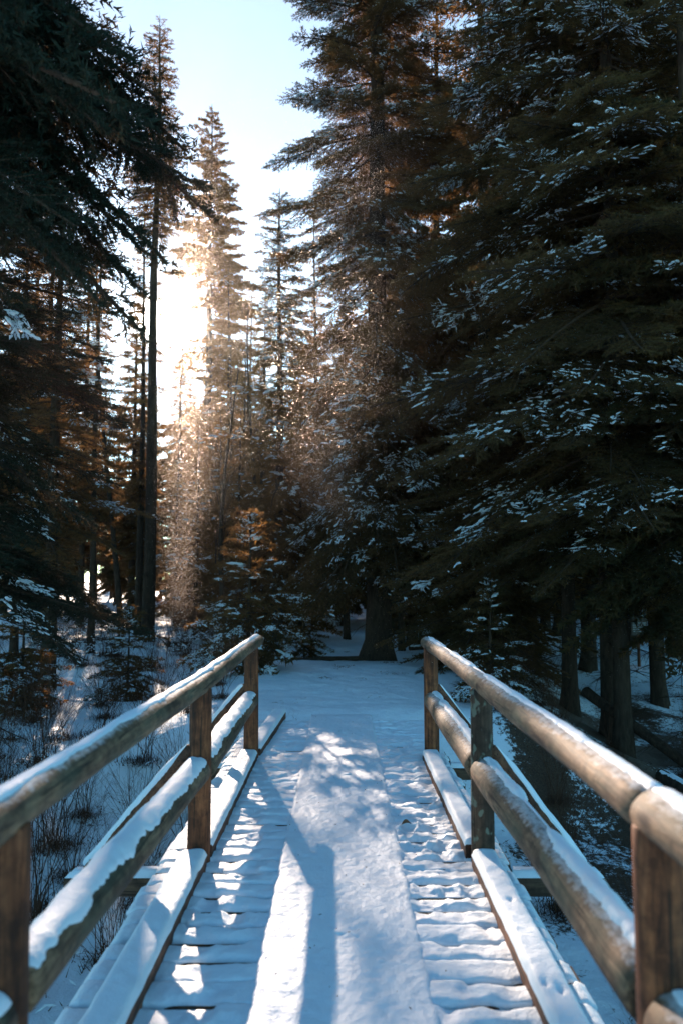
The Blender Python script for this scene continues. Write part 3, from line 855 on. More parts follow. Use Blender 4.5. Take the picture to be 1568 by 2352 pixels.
def tree_meshes(d, needle=None):
    needle = needle or M_NEEDLE
    out = dict(trunk=mesh_np('trunk', *d['trunk'], M_BARK, True), crown=crown_mesh(d, needle))
    if d['snow'] is not None and len(d['snow'][1]): out['branch_snow'] = mesh_np('branch_snow', *d['snow'], M_BSNOW, True)
    return out
def plant_tree(ms, label, loc, rz=0, sc=1.0, group=None, name='spruce_tree', cat='spruce tree'):
    t = thing(name, label, cat, loc, rz, sc, group)
    for k, me in ms.items(): link(k, me, t, kind='stuff' if k == 'branch_snow' else None)
    return t
TREES = []   # (x, y, radius) for spacing
def hero(label, xd, depth, H, rad, z0, nb, tpl, seed, needle=None, zoff=0, name='spruce_tree', **kw):
    x = (xd - 784) / 1829 * depth
    z = gz(x, depth) - .05 + zoff
    rg = np.random.default_rng(seed)
    inst = []
    d = spruce(rg, H, rad, z0, nb, tpl, base=(x, depth, z), inst=inst, **kw)
    TREES.append((x, depth, rad))
    t = thing(name, label, 'spruce tree', (x, depth, z))
    link('trunk', mesh_np('trunk', *d['trunk'], M_BARK, True), t)
    bm_ = bough_meshes(tpl, needle or M_NEEDLE)
    for si, vi, k, flip, roll, pitch, az, off, sn in inst[:300]:
        w, nd, s1, s2 = bm_[si][vi]
        b = link('bough', w, t, off)
        b.rotation_euler = (roll, -pitch, az); b.scale = (k, k * flip, k)
        link('needles', nd, b, kind='stuff')
        if sn: link('snow', s1 if sn == 1 else s2, b, kind='stuff')
    return t

def f_sun(thr=1.0, seed=0):
    rg = np.random.default_rng(900 + seed)
    def f(tip, mid):
        b = 2 * mid - tip
        pts = b[None] + (tip - b)[None] * np.linspace(.05, 1.05, 6)[:, None]
        return bool(wants_sun(pts).any() and rg.random() < thr)
    return f

# the trees one can tell apart
hero('tall slim spruce against the sky whose bare dark trunk crosses the sun', 345, 25, 20.6, 1.0, 13.3, 200, T_MID, 101, trunk_r=.20, dead=46, low=-.30, snow=.02, shape=.62)
hero('slender pointed spruce right of the sun with glowing snow dust drifting before it', 474, 44, 29.2, 3.9, 6.5, 300, T_MIDL, 102, trunk_r=.26, dead=26, low=-.30, snow=.10, shape=.72, flt=f_sun(.9, 2))
hero('slim dense spruce right of the sun added to shade the middle of the bridge', 412, 34, 13.2, .50, 4.6, 300, T_MID, 113, trunk_r=.13, dead=10, low=-.3, snow=.05, shape=.42)  # added tree, placed and sized so its shadow falls on the mid deck
hero('huge spruce with thick flared trunk at the end of the path behind the bridge', 868, 18.0, 25.5, 3.45, 2.6, 300, T_DENSE, 103, trunk_r=.27, dead=30, low=-.62, snow=.5, snowlow=.6, shape=.72, flt=f_sun(.8, 3))
hero('middle height spruce with pointed top leaning out beside the huge spruce at the sky gap', 640, 23.5, 13.9, 2.1, 2.2, 290, T_MID, 104, trunk_r=.15, dead=20, low=-.4, snow=.3, shape=.7, flt=f_sun(.9, 4))
hero('dark spruce with the thickest trunk right of the bridge and snowy drooping boughs', 1418, 12.2, 22, 3.3, 3.3, 300, T_FINE, 105, trunk_r=.12, dead=34, low=-.30, top=.1, snow=.62, snowlow=.14, shape=.5)
hero('dark straight spruce behind the right railing left of two closer trunks', 1300, 13.9, 21, 3.3, 3.4, 300, T_FINE, 106, trunk_r=.12, dead=30, low=-.34, top=.15, snow=.58, snowlow=.14, shape=.6)
hero('low dark spruce with boughs sweeping to the snow behind the right railing', 1130, 15.2, 6.5, 2.1, .4, 220, T_FINE, 110, trunk_r=.09, dead=6, low=-.25, snow=.10, shape=.6)
hero('thin spruce squeezed between two thicker trunks right of the bridge', 1388, 12.9, 17, 1.9, 5.5, 110, T_FINE, 107, trunk_r=.12, dead=40, low=-.4, snow=.2)
hero('broad dark spruce at the left with low sweeping boughs over the shrubs', -90, 9.2, 10.5, 3.1, 2.9, 105, T_FINE, 108, needle=M_NEEDLEN, trunk_r=.19, dead=90, low=-.25, top=.1, snow=.14, snowlow=.26, shape=.85, flt=f_sun(.9, 5))
hero('dark shaggy spruce behind the left shrubs at the edge of the clearing', 120, 16.5, 11.0, 1.8, 2.3, 180, T_FINE, 109, trunk_r=.15, dead=60, low=-.3, snow=.16, snowlow=.4, shape=.75, flt=f_sun(.9, 6))

# ------------------------------------------------------------------ shared kinds of spruce, planted many times
def kind(seed, H, rad, z0, nb, tpl, **kw):
    return tree_meshes(spruce(np.random.default_rng(seed), H, rad, z0, nb, tpl, **kw))
K_A = kind(201, 18, 2.3, 2.5, 122, T_LITE, snow=.12, low=-.45, dead=30, trunk_r=.13)
K_B = kind(202, 16, 1.7, 3.5, 150, T_LITE, snow=.10, low=-.4, dead=40, trunk_r=.12)
K_C = kind(203, 15, 2.0, 1.4, 170, T_FAR, snow=.10, low=-.4, dead=12)
K_D = kind(204, 14, 1.5, 3.2, 130, T_FAR, snow=.08, low=-.35, dead=30)
K_Y = kind(205, 3.2, 1.15, .35, 64, T_LITE, snow=.85, low=-.35, top=.6, dead=0, trunk_r=.04)
KH = {id(K_A): (18, 2.3), id(K_B): (16, 1.7), id(K_C): (15, 2.0), id(K_D): (14, 1.5)}

rt = np.random.default_rng(77)
def blocks_sun(x, y, H, rad, z0):
    for hx, hys in ((-.6, (2.5, 5, 8)), (.1, (2.5, 5, 8)), (.8, (2.5, 5, 8)), (-4.2, (11, 13)), (-3.2, (12,))):
        for hy in hys:
            k = (y - hy) / SUN[1]
            if k <= 0: continue
            px_, pz = hx + SUN[0] * k, SUN[2] * k
            if pz > H: continue
            r = rad * max(0, 1 - max(0, pz - z0) / (H - z0)) ** .85 + .15
            if abs(px_ - x) < r * .85: return True
    return False
def in_sky_gap(x, y, H, rad):
    """would the crown stand in the open sky of the middle"""
    u = x / y * 1829 + 784
    top = 1320 - (H - EYE) / y * 1829
    for yy in range(0, 1000, 30):
        if yy < top: continue
        hz = EYE + (1320 - yy) / 1829 * y
        r = rad * max(0, 1 - hz / H) ** .85 / y * 1829
        gl = 545 if yy > 150 else 430
        gr = 700 - .13 * yy if yy < 420 else 640 - (yy - 420) * .32
        gl2 = np.interp(yy, [0, 300, 500, 620], [420, 530, 545, 570])
        if yy < 600 and u + r > gl2 and u - r < gr: return True
    return False

# right-hand wood: closer rows, picked places  (xd, depth, kind, scale)
RIGHT = [(1010, 21, K_A, 1.15), (1120, 17.5, K_A, 1.2), (1215, 21.5, K_A, 1.25), (1500, 16.0, K_A, 1.1), (1600, 11.5, K_A, 1.0), (1540, 21, K_A, 1.3),
         (1345, 19.0, K_B, 1.35), (1450, 26, K_A, 1.35), (1060, 27, K_B, 1.35), (1280, 28, K_A, 1.4), (945, 26, K_B, 1.3), (1170, 33, K_A, 1.45),
         (1700, 16, K_A, 1.2), (1400, 35, K_A, 1.4), (1560, 30, K_A, 1.4), (900, 33, K_A, 1.25), (1000, 40, K_A, 1.4)]
R_LAB = ['spruce just right of the huge trunk with warm light in its upper boughs', 'dense dark spruce filling the middle of the right wood behind the far post',
         'tall shaded spruce behind the dark wood above the right railing', 'spruce right of the thickest trunk behind the trail sign',
         'spruce half cut off by the right edge of the picture', 'very tall spruce at the back near the right edge',
         'bare stemmed spruce between the dark trunks at the right', 'shaded spruce far behind the trail sign', 'slim spruce a few rows behind the far right post',
         'deep shade spruce behind the trunk right of the railing', 'slim spruce directly behind the huge flared trunk', 'tall backlit spruce far behind the far right post',
         'spruce beyond the right edge whose boughs reach into the corner', 'remote tall spruce behind the two closest trunks', 'remote spruce showing gold between boughs at the right',
         'backlit spruce behind the huge trunk on its left', 'remote tall spruce right of the huge trunk']
for (xd, dp, K, sc), lab in zip(RIGHT, R_LAB):
    x = (xd - 784) / 1829 * dp
    TREES.append((x, dp, 1.5))
    plant_tree(K, lab, (x, dp, gz(x, dp) - .08), rt.uniform(0, 6.28), sc, 'spruces of the right-hand wood')
LEFT = [(40, 21, K_B, .85), (-40, 25, K_A, 1.15), (100, 27, K_B, 1.1), (190, 33, K_B, 1.15), (-220, 19, K_A, 1.1), (305, 37, K_D, 1.1), (70, 34, K_A, 1.1)]
L_LAB = ['dark slim spruce second row behind the left shrubs', 'tall spruce deep in the left wood with sky holes',
         'slim spruce in the left wood lit gold at its side', 'backlit spruce left of the slim trunk with sky round its tip', 'spruce far beyond the left edge',
         'small pale backlit spruce just left of the sun', 'remote spruce in the left wood']
for (xd, dp, K, sc), lab in zip(LEFT, L_LAB):
    x = (xd - 784) / 1829 * dp
    TREES.append((x, dp, 1.5))
    plant_tree(K, lab, (x, dp, gz(x, dp) - .08), rt.uniform(0, 6.28), sc, 'spruces of the left-hand wood')

K_S = kind(206, 7.5, 1.25, .8, 120, T_LITE, snow=.3, low=-.35, dead=10, trunk_r=.07)
K_T = kind(207, 13, .75, 4.0, 90, T_LITE, snow=.03, low=-.4, dead=60, trunk_r=.10)
KH[id(K_S)] = (7.5, 1.25)
for xd, dp, K, sc, lab in [(520, 43, K_B, 1.2, 'full spruce in the sky gap right of the slender pointed spruce'), (573, 46, K_B, 1.22, 'full spruce at the bottom of the sky gap'), (604, 37, K_A, .86, 'full spruce just left of the middle height spruce'),
        (497, 57, K_A, 1.15, 'distant full spruce right of the slender pointed spruce'), (432, 60, K_B, 1.1, 'distant full spruce in the glare right of the sun'), (722, 31, K_A, .95, 'full spruce between the middle height spruce and the huge trunk'),
        (405, 33, K_S, 1.0, 'small spruce in the glow under the sun'), (452, 26, K_S, .95, 'small spruce at the foot of the slender pointed spruce'), (505, 31, K_S, 1.15, 'small spruce right of the slender pointed spruce'),
        (548, 25, K_S, 1.0, 'small dark spruce behind the far left post'), (600, 30, K_S, .8, 'small spruce under the middle height spruce'), (690, 26, K_S, 1.05, 'small spruce in the gap left of the huge trunk'),
        (740, 31, K_S, 1.2, 'small spruce behind the huge trunk'),
        (528, 34, K_T, .95, 'thin pole like spruce with dead twigs in the middle of the wood'), (600, 27, K_T, .72, 'short pole like spruce right of the sun'), (560, 38, K_T, 1.1, 'tall pole like spruce below the sky gap'),
        (605, 33, K_T, .9, 'pole like spruce left of the middle height spruce'), (322, 29, K_T, 1.25, 'pole like spruce touching the slim trunk on its left'), (215, 22, K_T, .95, 'pole like spruce in the left wood'),
        (795, 25, K_T, 1.0, 'pole like spruce left of the huge trunk'), (920, 22, K_T, .9, 'pole like spruce right of the huge trunk'), (965, 24, K_S, 1.0, 'small spruce behind the far right post')]:
    x = (xd - 784) / 1829 * dp; TREES.append((x, dp, .8))
    plant_tree(K, lab, (x, dp, gz(x, dp) - .06), rt.uniform(0, 6.28), sc, 'slighter spruces in the middle of the wood')

# the wood behind: rows of spruces, thinned where the sun comes through and where the sky is open
cand = 0
placed = 0
LAND = [(-200, 'at the left edge'), (130, 'behind the left shrubs'), (270, 'left of the slim bare trunk'), (345, 'below the sun'), (430, 'behind the slender pointed spruce'), (540, 'below the sky gap'), (640, 'behind the middle height spruce'), (760, 'left of the huge trunk'), (868, 'behind the huge trunk'), (980, 'behind the far right post'), (1130, 'behind the right railing'), (1290, 'behind the two closest right trunks'), (1430, 'behind the trail sign'), (1600, 'at the right edge')]
WOOD = []
while placed < 130 and cand < 3000:
    cand += 1
    dp = rt.uniform(30, 82)
    xd = rt.uniform(-120, 1690)
    x = (xd - 784) / 1829 * dp
    K = (K_C, K_D, K_B, K_C)[rt.integers(4)]
    H0, r0 = KH[id(K)]
    sc = rt.uniform(.75, 1.1) * (1.0 if xd < 900 else 1.35)
    H, rr_ = H0 * sc, r0 * sc
    if any((x - a) ** 2 + (dp - b) ** 2 < (1.6 + .25 * c) ** 2 for a, b, c in TREES): continue
    if in_sky_gap(x, dp, H, rr_): continue
    while blocks_sun(x, dp, H, rr_, 2.5) and sc > .42:
        sc *= .85; H, rr_ = H0 * sc, r0 * sc
    if sc <= .42: continue
    TREES.append((x, dp, rr_)); placed += 1
    WOOD.append((xd, dp, H, plant_tree(K, 'spruce of the wood', (x, dp, gz(x, dp) - .1), rt.uniform(0, 6.28), sc, 'spruces of the wood beyond the path')))

ORD = ['', 'second', 'third', 'fourth', 'fifth', 'sixth', 'seventh', 'eighth', 'ninth', 'tenth']
def by_place(items, land, what):
    bins = {}
    for xd, dp, H, o in items:
        l = min(land, key=lambda q: abs(q[0] - xd))[1]
        dc = next(w for lim, w in what if dp < lim)
        hc = 'low' if H < 9 else ('middling' if H < 14 else 'tall')
        bins.setdefault((hc, dc, l), []).append((xd, o))
    for (hc, dc, l), v in bins.items():
        v.sort(key=lambda q: q[0])
        for i, (_, o) in enumerate(v):
            o['label'] = f'{hc} {dc} {l}' + ('' if len(v) == 1 else (', leftmost one' if i == 0 else f', {ORD[min(i, 9)]} from the left'))
by_place(WOOD, LAND, [(44, 'front row spruce'), (62, 'middle row spruce'), (999, 'back row spruce')])

# far wood reads as one mass
far = []
rf = np.random.default_rng(55)
proto = [spruce(np.random.default_rng(300 + i), 15, 2.3, 1.2, 60, T_FAR, dead=0, snow=0) for i in range(3)]
V1, F1 = [], []
for i in range(60):
    dp = rf.uniform(84, 120); x = rf.uniform(-.62, .62) * dp; s = rf.uniform(.9, 1.3)
    if -.30 < x / dp < -.02: s *= .8
    d = proto[i % 3]
    V_, F_ = d['leaf']; keep = np.random.default_rng(i).random(len(F_)) < .06
    q = F_[keep]; vv = V_[q.ravel()] 
    a = rf.uniform(0, 6.28); Rz = np.array([[math.cos(a), -math.sin(a), 0], [math.sin(a), math.cos(a), 0], [0, 0, 1]])
    c_ = vv.reshape(-1, 3, 3); ctr = c_.mean(1, keepdims=True); vv = (ctr + (c_ - ctr) * 4.6).reshape(-1, 3)
    far.append(((vv * s) @ Rz.T + [x, dp, gz(x, dp)], np.arange(len(vv)).reshape(-1, 3)))
fw = link('far_wood', mesh_np('far_wood', *join(far), M_NEEDLE), kind='stuff')
fw['label'] = 'distant spruce wood closing the view behind the trees'

# young snowy spruces
for xd, dp, sc, lab in [(572, 15.2, 1.0, 'young spruce thick with snow just beyond the far left post'), (60, 13.8, .75, 'young snowy spruce low among the shrubs at the left edge'),
                        (300, 15.5, .62, 'small snowy spruce in front of the slim trunk'), (700, 19.5, .7, 'little snow dusted spruce left of the huge trunk'),
                        (1120, 12.2, .62, 'small dark spruce behind the right railing near the far post')]:
    x = (xd - 784) / 1829 * dp
    plant_tree(K_Y, lab, (x, dp, gz(x, dp) - .05), rt.uniform(0, 6.28), sc, 'young spruces', 'young_spruce', 'young spruce')

# ------------------------------------------------------------------ near spruce at the left whose boughs hang into the picture
NT = [bough(np.random.default_rng(400 + i), L, step=.0070, nl=.032, nw=.009, spread=.36, side_step=.052, droop=.20, sub=.5, snow_r=.014, flat=.2) for i, L in enumerate((1.3, 1.6, 1.9, 2.2))]
NTm = []
for d in NT:
    me = mesh_np('needles', *d['leaf'], M_NEEDLEN)
    NTm.append((me, mesh_np('bough', *d['wood'], M_TWIG, True), mesh_np('snow', *d['snow'], M_BSNOW, True), d['L']))
nx, ny = -3.15, 5.0
near = thing('spruce_tree', 'closest spruce whose blurred dark boughs hang in from the top left corner', 'spruce tree', (nx, ny, gz(nx, ny)))
zz = np.linspace(0, 13, 24)
tV, tF = tubes(np.stack([0 * zz, 0 * zz, zz - .1], -1)[None], (.17 * (1 - zz / 14) + .01)[None], 16)
link('trunk', mesh_np('trunk', tV, tF, M_BARK, True), near)
def near_bough(zr, az, L, pitch, roll, k, snow=False):
    me, wd, sn, L0 = NTm[k % 4]
    b = link('bough', wd, near)
    b.location = (0, 0, zr - gz(nx, ny)); b.rotation_euler = (roll, -pitch, az); b.scale = (L / L0,) * 3
    link('needles', me, b, kind='stuff')
    if snow: link('snow', sn, b, kind='stuff')
rn = np.random.default_rng(66)
for i in range(10):
    near_bough(rn.uniform(5.5, 6.5), rn.uniform(-.45, .55), rn.uniform(2.3, 2.75), rn.uniform(-.55, -.38), rn.normal(0, .3), i % 4)
for i in range(25):
    zr = rn.uniform(3.9, 8.0)
    az = rn.uniform(-.9, 1.4)
    L = np.interp(zr, [3.6, 4.6, 5.2, 5.8, 6.5, 9.5], [1.2, 1.6, 2.45, 2.3, 1.8, 1.2]) * rn.uniform(.8, 1.05)
    near_bough(zr, az, L, rn.uniform(-.62, -.25), rn.normal(0, .3), rn.integers(4), rn.random() < .06)

# ------------------------------------------------------------------ bare shrubs and bare broadleaf trees
def bare(rng, n, H, spreadr, r0, levels=2, kids=5, sides=3, curve=.25, k=6):
    parts = []
    s = np.linspace(0, 1, k)
    a = rng.uniform(0, 6.283, n); h = H * rng.uniform(.55, 1.1, n); sp = spreadr * rng.uniform(.1, 1, n)
    bx = rng.normal(0, .07 * spreadr, (n, 2))
    P = np.stack([bx[:, :1] + np.cos(a)[:, None] * sp[:, None] * s ** 1.3 + rng.normal(0, .03, (n, k)) * s * H * .4,
                  bx[:, 1:] + np.sin(a)[:, None] * sp[:, None] * s ** 1.3 + rng.normal(0, .03, (n, k)) * s * H * .4,
                  h[:, None] * s - curve * .2 * s ** 2], -1)
    rad = r0 * rng.uniform(.6, 1.2, (n, 1)) * (1 - s * .82)[None]
    parts.append(tubes(P, rad, sides))
    L = h
    for lv in range(levels):
        m_ = len(P); idx = np.repeat(np.arange(m_), kids); f = rng.uniform(.25, .95, len(idx))
        j = f * (k - 1); j0 = np.floor(j).astype(int).clip(0, k - 2); fr = (j - j0)[:, None]
        b = P[idx, j0] * (1 - fr) + P[idx, j0 + 1] * fr
        T = P[idx, j0 + 1] - P[idx, j0]; T /= np.linalg.norm(T, axis=1)[:, None]
        d = T + rng.normal(0, .48, (len(idx), 3)); d[:, 2] = np.abs(d[:, 2]) * .8; d /= np.linalg.norm(d, axis=1)[:, None]
        ll = L[idx] * (1 - f * .6) * rng.uniform(.25, .5, len(idx))
        up = np.zeros((len(idx), k, 3)); up[..., 2] = (s ** 2)[None] * ll[:, None] * .25
        P2 = b[:, None] + d[:, None] * (ll[:, None] * s)[..., None] + up + rng.normal(0, .02, (len(idx), k, 3)) * ll[:, None, None] * s[None, :, None]
        r1 = rad[idx, j0][:, None] * .6 * (1 - s * .8)[None]
        parts.append(tubes(P2, np.maximum(r1, .0008), sides))
        P, rad, L = P2, np.maximum(r1, .0008), ll
    return join(parts)
SH = [mesh_np('stems', *bare(np.random.default_rng(500 + i), 14 + 3 * i, 1.5, .75, .0055, 2, 5), M_SHRUB) for i in range(4)]
def tuft(seed, n, rr, h):
    rg = np.random.default_rng(seed)
    c = rg.normal(0, rr * .5, (n, 2)); a = rg.uniform(0, 6.28, n); l = rg.uniform(.04, h, n)
    B = np.stack([c[:, 0], c[:, 1], np.zeros(n) + rg.uniform(0, h * .5, n)], -1)
    D = np.stack([np.cos(a), np.sin(a), rg.uniform(.2, 1.4, n)], -1); D /= np.linalg.norm(D, axis=1)[:, None]
    W = np.stack([-np.sin(a), np.cos(a), 0 * a], -1) * .006
    V = np.stack([B - W, B + W, B + D * l[:, None]], 1).reshape(-1, 3)
    return mesh_np('dead_leaves', V, np.arange(len(V)).reshape(-1, 3), M_SHRUB)
TU = [tuft(520 + i, 500, .32, .16) for i in range(3)]
def shrub_snow(seed):
    rg = np.random.default_rng(seed); n = 60
    c = np.stack([rg.normal(0, .28, n), rg.normal(0, .28, n), rg.uniform(.05, .6, n)], -1)
    a = rg.uniform(0, 3.14, n); D = np.stack([np.cos(a), np.sin(a), rg.normal(0, .3, n)], -1) * rg.uniform(.02, .06, n)[:, None]
    P = np.stack([c - D, c, c + D], 1)
    return mesh_np('snow', *tubes(P, np.tile([.003, .013, .003], (n, 1)), 5), M_BSNOW, True)
TS = [shrub_snow(540 + i) for i in range(2)]
rs = np.random.default_rng(88)
sh_spots = []
for i in range(72):
    for _ in range(40):
        dp = rs.uniform(6.0, 14.5); xd = rs.uniform(-80, 520)
        x = (xd - 784) / 1829 * dp
        if x > -1.55 or (dp > 9.5 and x > -2.0 and dp < 12): continue
        if any((x - a) ** 2 + (dp - b) ** 2 < .5 for a, b in sh_spots): continue
        # open snow in the middle left, as in the photo
        yd = 1320 + (EYE - gz(x, dp)) / dp * 1829
        if 200 < xd < 470 and yd < 1600: continue
        sh_spots.append((x, dp)); break
SHR = {}
def add_shrub(x, y, sc, lab, grp, sn=False):
    t = thing('shrub', lab, 'shrub', (x, y, gz(x, y) - .03), rs.uniform(0, 6.28), sc, grp)
    SHR.setdefault(grp, []).append((x / y * 1829 + 784, y, sc * 12 - (4 if sn else 0), t))
    link('stems', SH[rs.integers(4)], t); link('dead_leaves', TU[rs.integers(3)], t)
    if sn: link('snow', TS[rs.integers(2)], t, kind='stuff')
for x, y in sh_spots: add_shrub(x, y, rs.uniform(.6, 1.1), 'leafless shrub with thin dark stems in the snow left of the bridge', 'leafless shrubs left of the bridge', rs.random() < .3)
for i in range(34):
    dp = rs.uniform(4.5, 13); x = rs.uniform(1.9, 5.5)
    add_shrub(x, dp, rs.uniform(.45, .85), 'sparse leafless shrub in the shaded gully right of the bridge', 'leafless shrubs right of the bridge')
for i in range(34):
    dp = rs.uniform(18.5, 25); xd = rs.uniform(60, 600); x = (xd - 784) / 1829 * dp
    add_shrub(x, dp, rs.uniform(.8, 1.3), 'snow flecked brush at the foot of the trees behind the left clearing', 'snow flecked brush behind the clearing', True)
for xd, dp, sc in [(612, 9.6, .55), (640, 10.4, .5), (528, 9.4, .7), (560, 10.2, .6)]:
    x = (xd - 784) / 1829 * dp
    add_shrub(x, dp, sc, 'small twiggy shrub at the far left end of the bridge', 'small shrubs at the end of the bridge')

SL = [(-60, 'at the left edge'), (120, 'outside the near left rail'), (300, 'beside the left cross beam'), (450, 'outside the middle left post')]
by_place(SHR['leafless shrubs left of the bridge'], SL, [(8.5, 'leafless shrub in the near gully'), (11.5, 'leafless shrub on the gully bank'), (99, 'leafless shrub in the clearing')])
by_place(SHR['leafless shrubs right of the bridge'], [(1050, 'beside the far right post'), (1300, 'under the right railing'), (1560, 'by the right edge')], [(7, 'sparse shrub in the near gully'), (9.5, 'sparse shrub on the gully floor'), (99, 'sparse shrub on the gully bank')])
by_place(SHR['snow flecked brush behind the clearing'], [(100, 'under the broad spruce'), (240, 'left of the slim bare trunk'), (345, 'by the slim bare trunk'), (470, 'by the slender spruce'), (580, 'behind the far left post')], [(20.5, 'snowy edge brush'), (23, 'snowy inner brush'), (99, 'snowy forest brush')])
by_place(SHR['small shrubs at the end of the bridge'], [(528, 'outside the lower left rail'), (640, 'past the left kerb end')], [(99, 'twiggy shrub')])

def bare_tree(label, xd, depth, H, seed, lean=0):
    rg = np.random.default_rng(seed)
    x = (xd - 784) / 1829 * depth; z = gz(x, depth) - .05
    t = thing('bare_tree', label, 'leafless tree', (x, depth, z))
    k = 12; s = np.linspace(0, 1, k)
    P = np.stack([lean * s * H + .25 * np.sin(s * 4 + seed), .1 * np.sin(s * 5), s * H], -1)
    r = .10 * (1 - s * .85)
    link('trunk', mesh_np('trunk', *tubes(P[None], r[None], 8), M_BARK, True), t)
    parts = []
    nb = 26
    f = rg.uniform(.3, .97, nb); b = np.stack([np.interp(f, s, P[:, i]) for i in range(3)], -1)
    a = rg.uniform(0, 6.28, nb); L = H * .22 * (1.1 - f) + .5
    for i in range(nb):
        V_, F_ = bare(rg, 1, L[i], L[i] * .7, .022 * (1.1 - f[i]) + .006, 2, 6, 3)
        parts.append((V_ @ np.array([[math.cos(a[i]), -math.sin(a[i]), 0], [math.sin(a[i]), math.cos(a[i]), 0], [0, 0, 1]]).T + b[i], F_))
    link('crown', mesh_np('bare_crown', *join(parts), M_TWIG), t)
bare_tree('leafless tree with fine crooked twigs in the sky gap left of the middle height spruce', 575, 27, 11.5, 1, .01)
bare_tree('thin leafless tree beside the slim trunk under the top left boughs', 268, 24, 13.5, 2, -.05)
bare_tree('leafless sapling with forked stems between the pointed spruce and the wood', 520, 24, 8.5, 3, .02)

# ------------------------------------------------------------------ logs on the ground, sign
def fallen(label, a, b, r, seed, snow=True):
    t = thing('fallen_log', label, 'fallen log', (0, 0, 0))
    me, _ = log(a, b, r, r * .8, M_BARK, 12, seed, 'stem', .02)
    link('stem', me, t)
    if snow: link('snow', log_snow(a, b, r, r * .8, 0, .8, .03, seed + 3, .5), t)
def gp(x, y, dz): return (x, y, gz(x, y) + dz)
fallen('dark fallen log lying across the rise left of the huge trunk', gp(-1.75, 16.9, .03), gp(.45, 17.0, .05), .07, 1, False)
fallen('broken dark log propped up between the right trunks', gp(3.9, 13.0, .55), gp(5.0, 11.4, .08), .085, 2, False)
fallen('snow topped fallen log in the gully at the right edge', gp(4.3, 11.0, .14), gp(5.2, 8.4, .1), .09, 3)
fallen('thin fallen trunk on the snow far right of the huge spruce', gp(1.8, 21.5, .12), gp(5.5, 22.5, .2), .06, 4)
sx, sy = (1459 - 784) / 1829 * 19.5, 19.5
sign = thing('trail_sign', 'small dark trail sign on a thin post behind the trunks at the right', 'sign', (sx, sy, gz(sx, sy)))
m, nt, out = new_mat('sign_board'); p = N(nt, 'ShaderNodeBsdfPrincipled', Roughness=.5); p.inputs['Base Color'].default_value = (.03, .02, .016, 1); nt.links.new(p.outputs[0], out.inputs['Surface']); M_SB = m
m, nt, out = new_mat('sign_print'); p = N(nt, 'ShaderNodeBsdfPrincipled', Roughness=.4); p.inputs['Base Color'].default_value = (.30, .36, .40, 1); nt.links.new(p.outputs[0], out.inputs['Surface']); M_SP = m
m, nt, out = new_mat('sign_disc'); p = N(nt, 'ShaderNodeBsdfPrincipled', Roughness=.4); p.inputs['Base Color'].default_value = (.10, .26, .27, 1); nt.links.new(p.outputs[0], out.inputs['Surface']); M_SD = m
me, _ = log((0, 0, -.1), (0, 0, 1.15), .04, .035, M_POST, 10, 3, 'post'); link('post', me, sign)
bme = box(-.19, .19, -.065, -.04, .75, 1.62, .004); bme.materials.append(M_SB); brd = link('board', bme, sign)
an = np.arange(24) / 24 * 2 * np.pi
for ro, ri, yy, mt in ((.16, .135, -.0695, M_SD), (.12, .02, -.0695, M_SP)):
    V_ = np.concatenate([np.stack([np.cos(an) * ro, 0 * an + yy, 1.30 + np.sin(an) * ro], -1), np.stack([np.cos(an) * ri, 0 * an + yy, 1.30 + np.sin(an) * ri], -1)])
    i = np.arange(24); F_ = np.stack([i, (i + 1) % 24, 24 + (i + 1) % 24, 24 + i], -1)
    link('emblem', mesh_np('emblem', V_, F_, mt), brd)
prt = []
for r_ in range(5):
    z_ = 1.04 - r_ * .05
    for (x0, x1) in ((-.16, -.07), (-.05, .03), (.05, .16)):
        if (r_ + int(x0 * 100)) % 4 == 0: x1 -= .03
        prt.append((np.array([[x0, -.0692, z_], [x1, -.0692, z_], [x1, -.0692, z_ + .016], [x0, -.0692, z_ + .016]]), np.array([[0, 1, 2, 3]])))
link('lettering', mesh_np('lettering', *join(prt), M_SP), brd)

# ------------------------------------------------------------------ litter on the snow (bits of twig, needles, dead leaves)
rl = np.random.default_rng(99)
n = 16000
lx = np.concatenate([rl.uniform(1.7, 8, n // 2), rl.uniform(-8, -1.6, n // 4), rl.normal(.3, 1.8, n // 4)])
ly = np.concatenate([rl.uniform(4, 17, n // 2), rl.uniform(5, 15, n // 4), rl.uniform(14.5, 18.5, n // 4)])
cl = fbm(lx * 1.1, ly * 1.1, 7, 3) > np.where(np.arange(n) < n // 2, -.05, .08)
lx, ly = lx[cl], ly[cl]; n = len(lx)
lz = ground_z(lx, ly) + .012
a = rl.uniform(0, 6.28, n); l = rl.uniform(.008, .05, n); w = rl.uniform(.003, .012, n)
c0 = np.stack([lx, ly, lz], -1); D = np.stack([np.cos(a), np.sin(a), rl.uniform(-.1, .5, n)], -1) * l[:, None]; W = np.stack([-np.sin(a), np.cos(a), rl.uniform(-.4, .4, n)], -1) * w[:, None]
V_ = np.stack([c0 - D, c0 + W, c0 + D, c0 - W], 1).reshape(-1, 3)
lit = link('forest_litter', mesh_np('forest_litter', V_, np.arange(len(V_)).reshape(-1, 4), M_SHRUB), kind='stuff')
